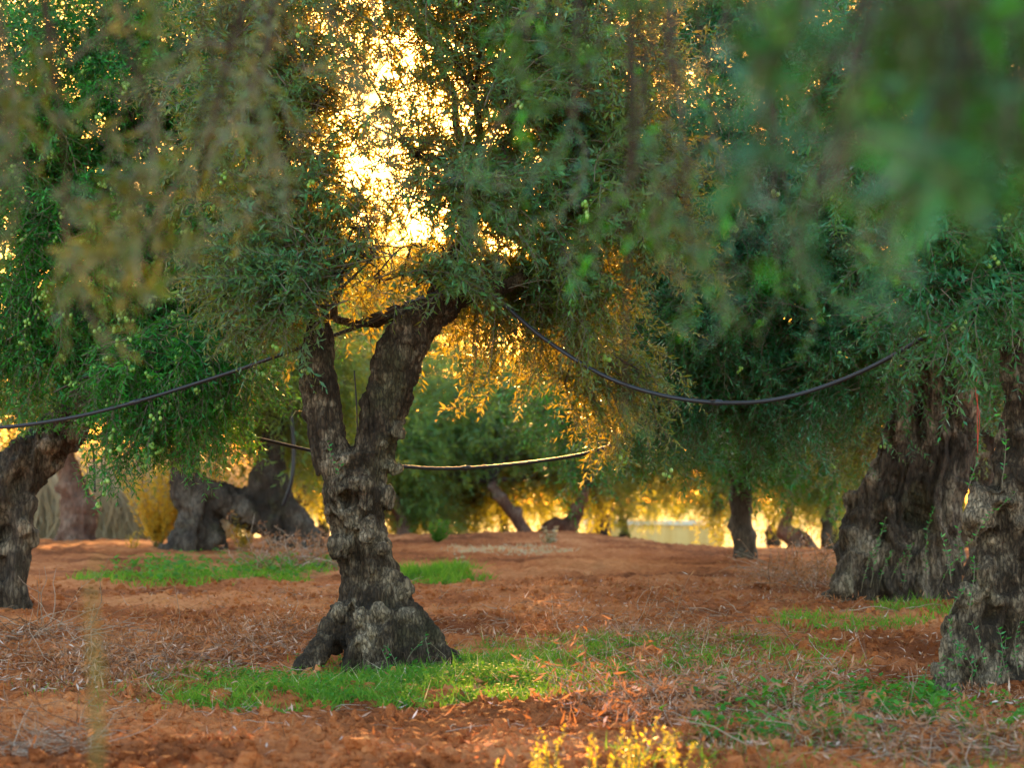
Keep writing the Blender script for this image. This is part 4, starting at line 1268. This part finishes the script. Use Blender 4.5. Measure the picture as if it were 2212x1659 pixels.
M['herbstem'] = plain_mat("weed_stem", [(0, (.10, .13, .04)), (1, (.22, .20, .07))])
yw = "yellow-leaved weeds along the bottom edge"
for k, (px, py, h, lab) in enumerate([
        (1190, 1668, .23, "slender yellow weed at the bottom edge, leftmost of the tall ones"), (1150, 1700, .14, "low yellow weed tuft left of the slender yellow weed"),
        (1290, 1705, .22, "bushy golden weed cluster between the slender yellow weed and the tall spiky one"), (1380, 1672, .25, "tall spiky yellow weed leaning left at the bottom edge"),
        (1360, 1712, .22, "dense golden weed in front of the tall spiky yellow weed"), (1460, 1715, .24, "yellow-green weed at the bottom edge right of the golden cluster"), (1520, 1725, .15, "short golden weed tuft, rightmost at the bottom edge"),
        (1060, 1705, .13, "single small yellow sprig at the bottom edge under the grass strip")]):
    leafy_plant("yellow_weed", lab, px, py, h, 7, 'yellow', .034, 600 + k, "weed", yw, .45, .014, .22)
for k, (px, py, h, nst, lf, lab) in enumerate([
        (1985, 1575, .20, 6, .075, "big-leaved bright green weed just left of the right edge trunk's foot"), (2075, 1580, .17, 5, .07, "second big-leaved weed directly below the right edge trunk"),
        (1690, 1590, .14, 5, .055, "leafy weed amid the russet prunings at lower right"), (1440, 1630, .12, 4, .05, "small green weed left of the russet heap's near end"),
        (868, 1440, .22, 5, .035, "thin green sprig growing at the front of the forked trunk's foot")]):
    leafy_plant("green_weed", lab, px, py, h, nst, 'herb', lf, 640 + k, "weed", "single green weeds", .55, .035, .45)
# shrubs at the back
for k, (px, py, h, nst, mat, lf, lab) in enumerate([
        (950, 1172, .36, 46, 'herb', .09, "low grey-green shrub under the trees behind the forked trunk"), (1190, 1176, .3, 20, 'straw', .08, "small dry bush by the leaning trunk on the rise"),
        (345, 1186, 1.7, 45, 'gold', .12, "tall golden sunlit shrub left of the hollow arch tree"), (400, 1184, 2.2, 40, 'gold', .12, "golden sunlit shrub directly behind the hollow stump"),
        (530, 1188, .6, 30, 'gold', .10, "low golden shrub glowing under the arch of the hollow trunk"), (290, 1188, .35, 8, 'gold', .07, "small bright yellow sprig on the far soil at left"),
        (1000, 1228, .22, 14, 'straw', .05, "small pale dry tuft above the lime grass patch")]):
    leafy_plant("shrub", lab, px, py, h, nst, mat, lf, 660 + k, "shrub", "shrubs at the back of the grove", .5, .06, .35)


# tall out-of-focus weed close to the camera, left
def tall_weed():
    rng = np.random.default_rng(700)
    d = 2.3; x = (212 - CX) / FPX * d
    root = thing("tall_weed", (x, d, 0), "blurred tall olive-brown weed stalk standing close at lower left", "weed")
    mb = MB(); B, A, LL = [], [], []
    for s_ in range(2):
        top = P(200 + 14 * s_, 1235 + 170 * s_, d)
        pts = catmull([(x + .02 * s_, d, -.02), (x + .01, d, .4), top], 12)
        mb.tube(pts, np.linspace(.0035, .0012, 12), 5)
        for t in np.linspace(.3, 1, 46):
            u = min(t, .999) * 11; i = int(u); q = pts[i] + (pts[i + 1] - pts[i]) * (u - i)
            az = rng.uniform(0, 2 * PI); B.append(q); A.append((math.cos(az) * .55, math.sin(az) * .55, .8)); LL.append(rng.uniform(.014, .03))
    obj("stem", mb.mesh("stem", [M['herbstem']]), root)
    B = np.array(B); A = np.array(A); A /= np.linalg.norm(A, axis=1)[:, None]; s = perp(A, rng)
    V = leaf_block(B, A, s, np.cross(s, A), np.array(LL), np.array(LL) * .3, np.zeros(len(B)))
    obj("leaves", mesh_from("leaves", V.reshape(-1, 3), leaf_quads(len(V)), None, None, None, [M['weedbrown']], True, np.repeat(rng.random(len(V)), 2)), root)


M['weedbrown'] = leaf_mat("olive_brown_weed", [(0, (.07, .07, .018)), (1, (.14, .13, .04))], (.12, .11, .04), (.18, .17, .03), .25, .6, .2)
tall_weed()

# pale reed thicket behind the far left trunk
def reeds():
    rng = np.random.default_rng(710)
    n = 26000
    px = rng.uniform(-120, 480, n); d = rng.uniform(45, 52, n)
    x = (px - CX) / FPX * d
    z = gmacro(x, d)
    H = rng.uniform(1.2, 3.0, n)
    a = np.stack([rng.normal(0, .35, n), rng.normal(0, .35, n), np.ones(n)], 1); a /= np.linalg.norm(a, axis=1)[:, None]
    s = perp(a, rng); nn = np.cross(s, a)
    V = leaf_block(np.stack([x, d, z - .1], 1), a, s, nn, H, rng.uniform(.02, .05, n), rng.normal(.1, .2, n))
    o = obj("reed_thicket", mesh_from("reed_thicket", V.reshape(-1, 3), leaf_quads(n), None, None, None, [M['straw']], True, np.repeat(rng.random(n), 2)))
    tag(o, "pale dry reed thicket beyond the soil at far left", "reeds", None, "stuff")


reeds()

# red ribbon hanging by the right trunk
mb = MB()
for k in range(2):
    w = [P(2112 + 3 * k, 800, 11.9), P(2108 + 4 * k, 850, 11.9), P(2116 - 5 * k, 900, 11.9), P(2112, 960 + 20 * k, 11.9)]
    mb.tube(catmull(w, 20), .0022, 5)
tag(obj("ribbon", mb.mesh("ribbon", [M['red']])), "thin red ribbon dangling between the two right-hand trunks", "ribbon")

# ================================================================== LIGHT
SUN_EL, SUN_AZ = math.radians(10.6), math.radians(-.9)      # azimuth from +Y towards +X
sd = Vector((math.sin(SUN_AZ) * math.cos(SUN_EL), math.cos(SUN_AZ) * math.cos(SUN_EL), math.sin(SUN_EL)))
ld = bpy.data.lights.new("sun", 'SUN'); ld.energy = 5.0; ld.angle = math.radians(.53); ld.color = (1.0, .50, .14)
sun = bpy.data.objects.new("sun", ld); COL.objects.link(sun)
sun.rotation_euler = sd.to_track_quat('Z', 'Y').to_euler()

w = bpy.data.worlds.new("World"); scene.world = w; w.use_nodes = True
nt = w.node_tree; nt.nodes.clear()
sky = nt.nodes.new("ShaderNodeTexSky"); sky.sky_type = 'NISHITA'; sky.sun_disc = False
sky.sun_elevation = SUN_EL; sky.sun_rotation = SUN_AZ
sky.air_density = 1.2; sky.dust_density = 1.0; sky.ozone_density = 1.0
bg = nt.nodes.new("ShaderNodeBackground"); bg.inputs[1].default_value = .15
wo = nt.nodes.new("ShaderNodeOutputWorld")
# golden aureole of a low, hazy sun: the sky's own colour towards the sun
tcw = nt.nodes.new("ShaderNodeTexCoord")
dot = nt.nodes.new("ShaderNodeVectorMath"); dot.operation = 'DOT_PRODUCT'; dot.inputs[1].default_value = sd
nt.links.new(tcw.outputs["Generated"], dot.inputs[0])
wr = ramp(nt.nodes, [(.80, (0, 0, 0)), (.93, (.55, .55, .55)), (.98, (.95, .95, .95)), (1.0, (.88, .88, .88))])
nt.links.new(dot.outputs["Value"], wr.inputs[0])
wm = nt.nodes.new("ShaderNodeMix"); wm.data_type = 'RGBA'; wm.blend_type = 'MULTIPLY'
wm.inputs["B"].default_value = (1.0, .50, .10, 1)
nt.links.new(wr.outputs[0], wm.inputs["Factor"]); nt.links.new(sky.outputs[0], wm.inputs["A"])
nt.links.new(wm.outputs["Result"], bg.inputs[0]); nt.links.new(bg.outputs[0], wo.inputs[0])

scene.view_settings.view_transform = 'Standard'
scene.view_settings.look = 'None'
scene.view_settings.exposure = 2.7
scene.view_settings.gamma = 1.0
scene.cycles.max_bounces = 8
scene.cycles.diffuse_bounces = 3
scene.cycles.glossy_bounces = 2
scene.cycles.transmission_bounces = 4
scene.cycles.sample_clamp_indirect = 8.0
scene.cycles.use_denoising = True
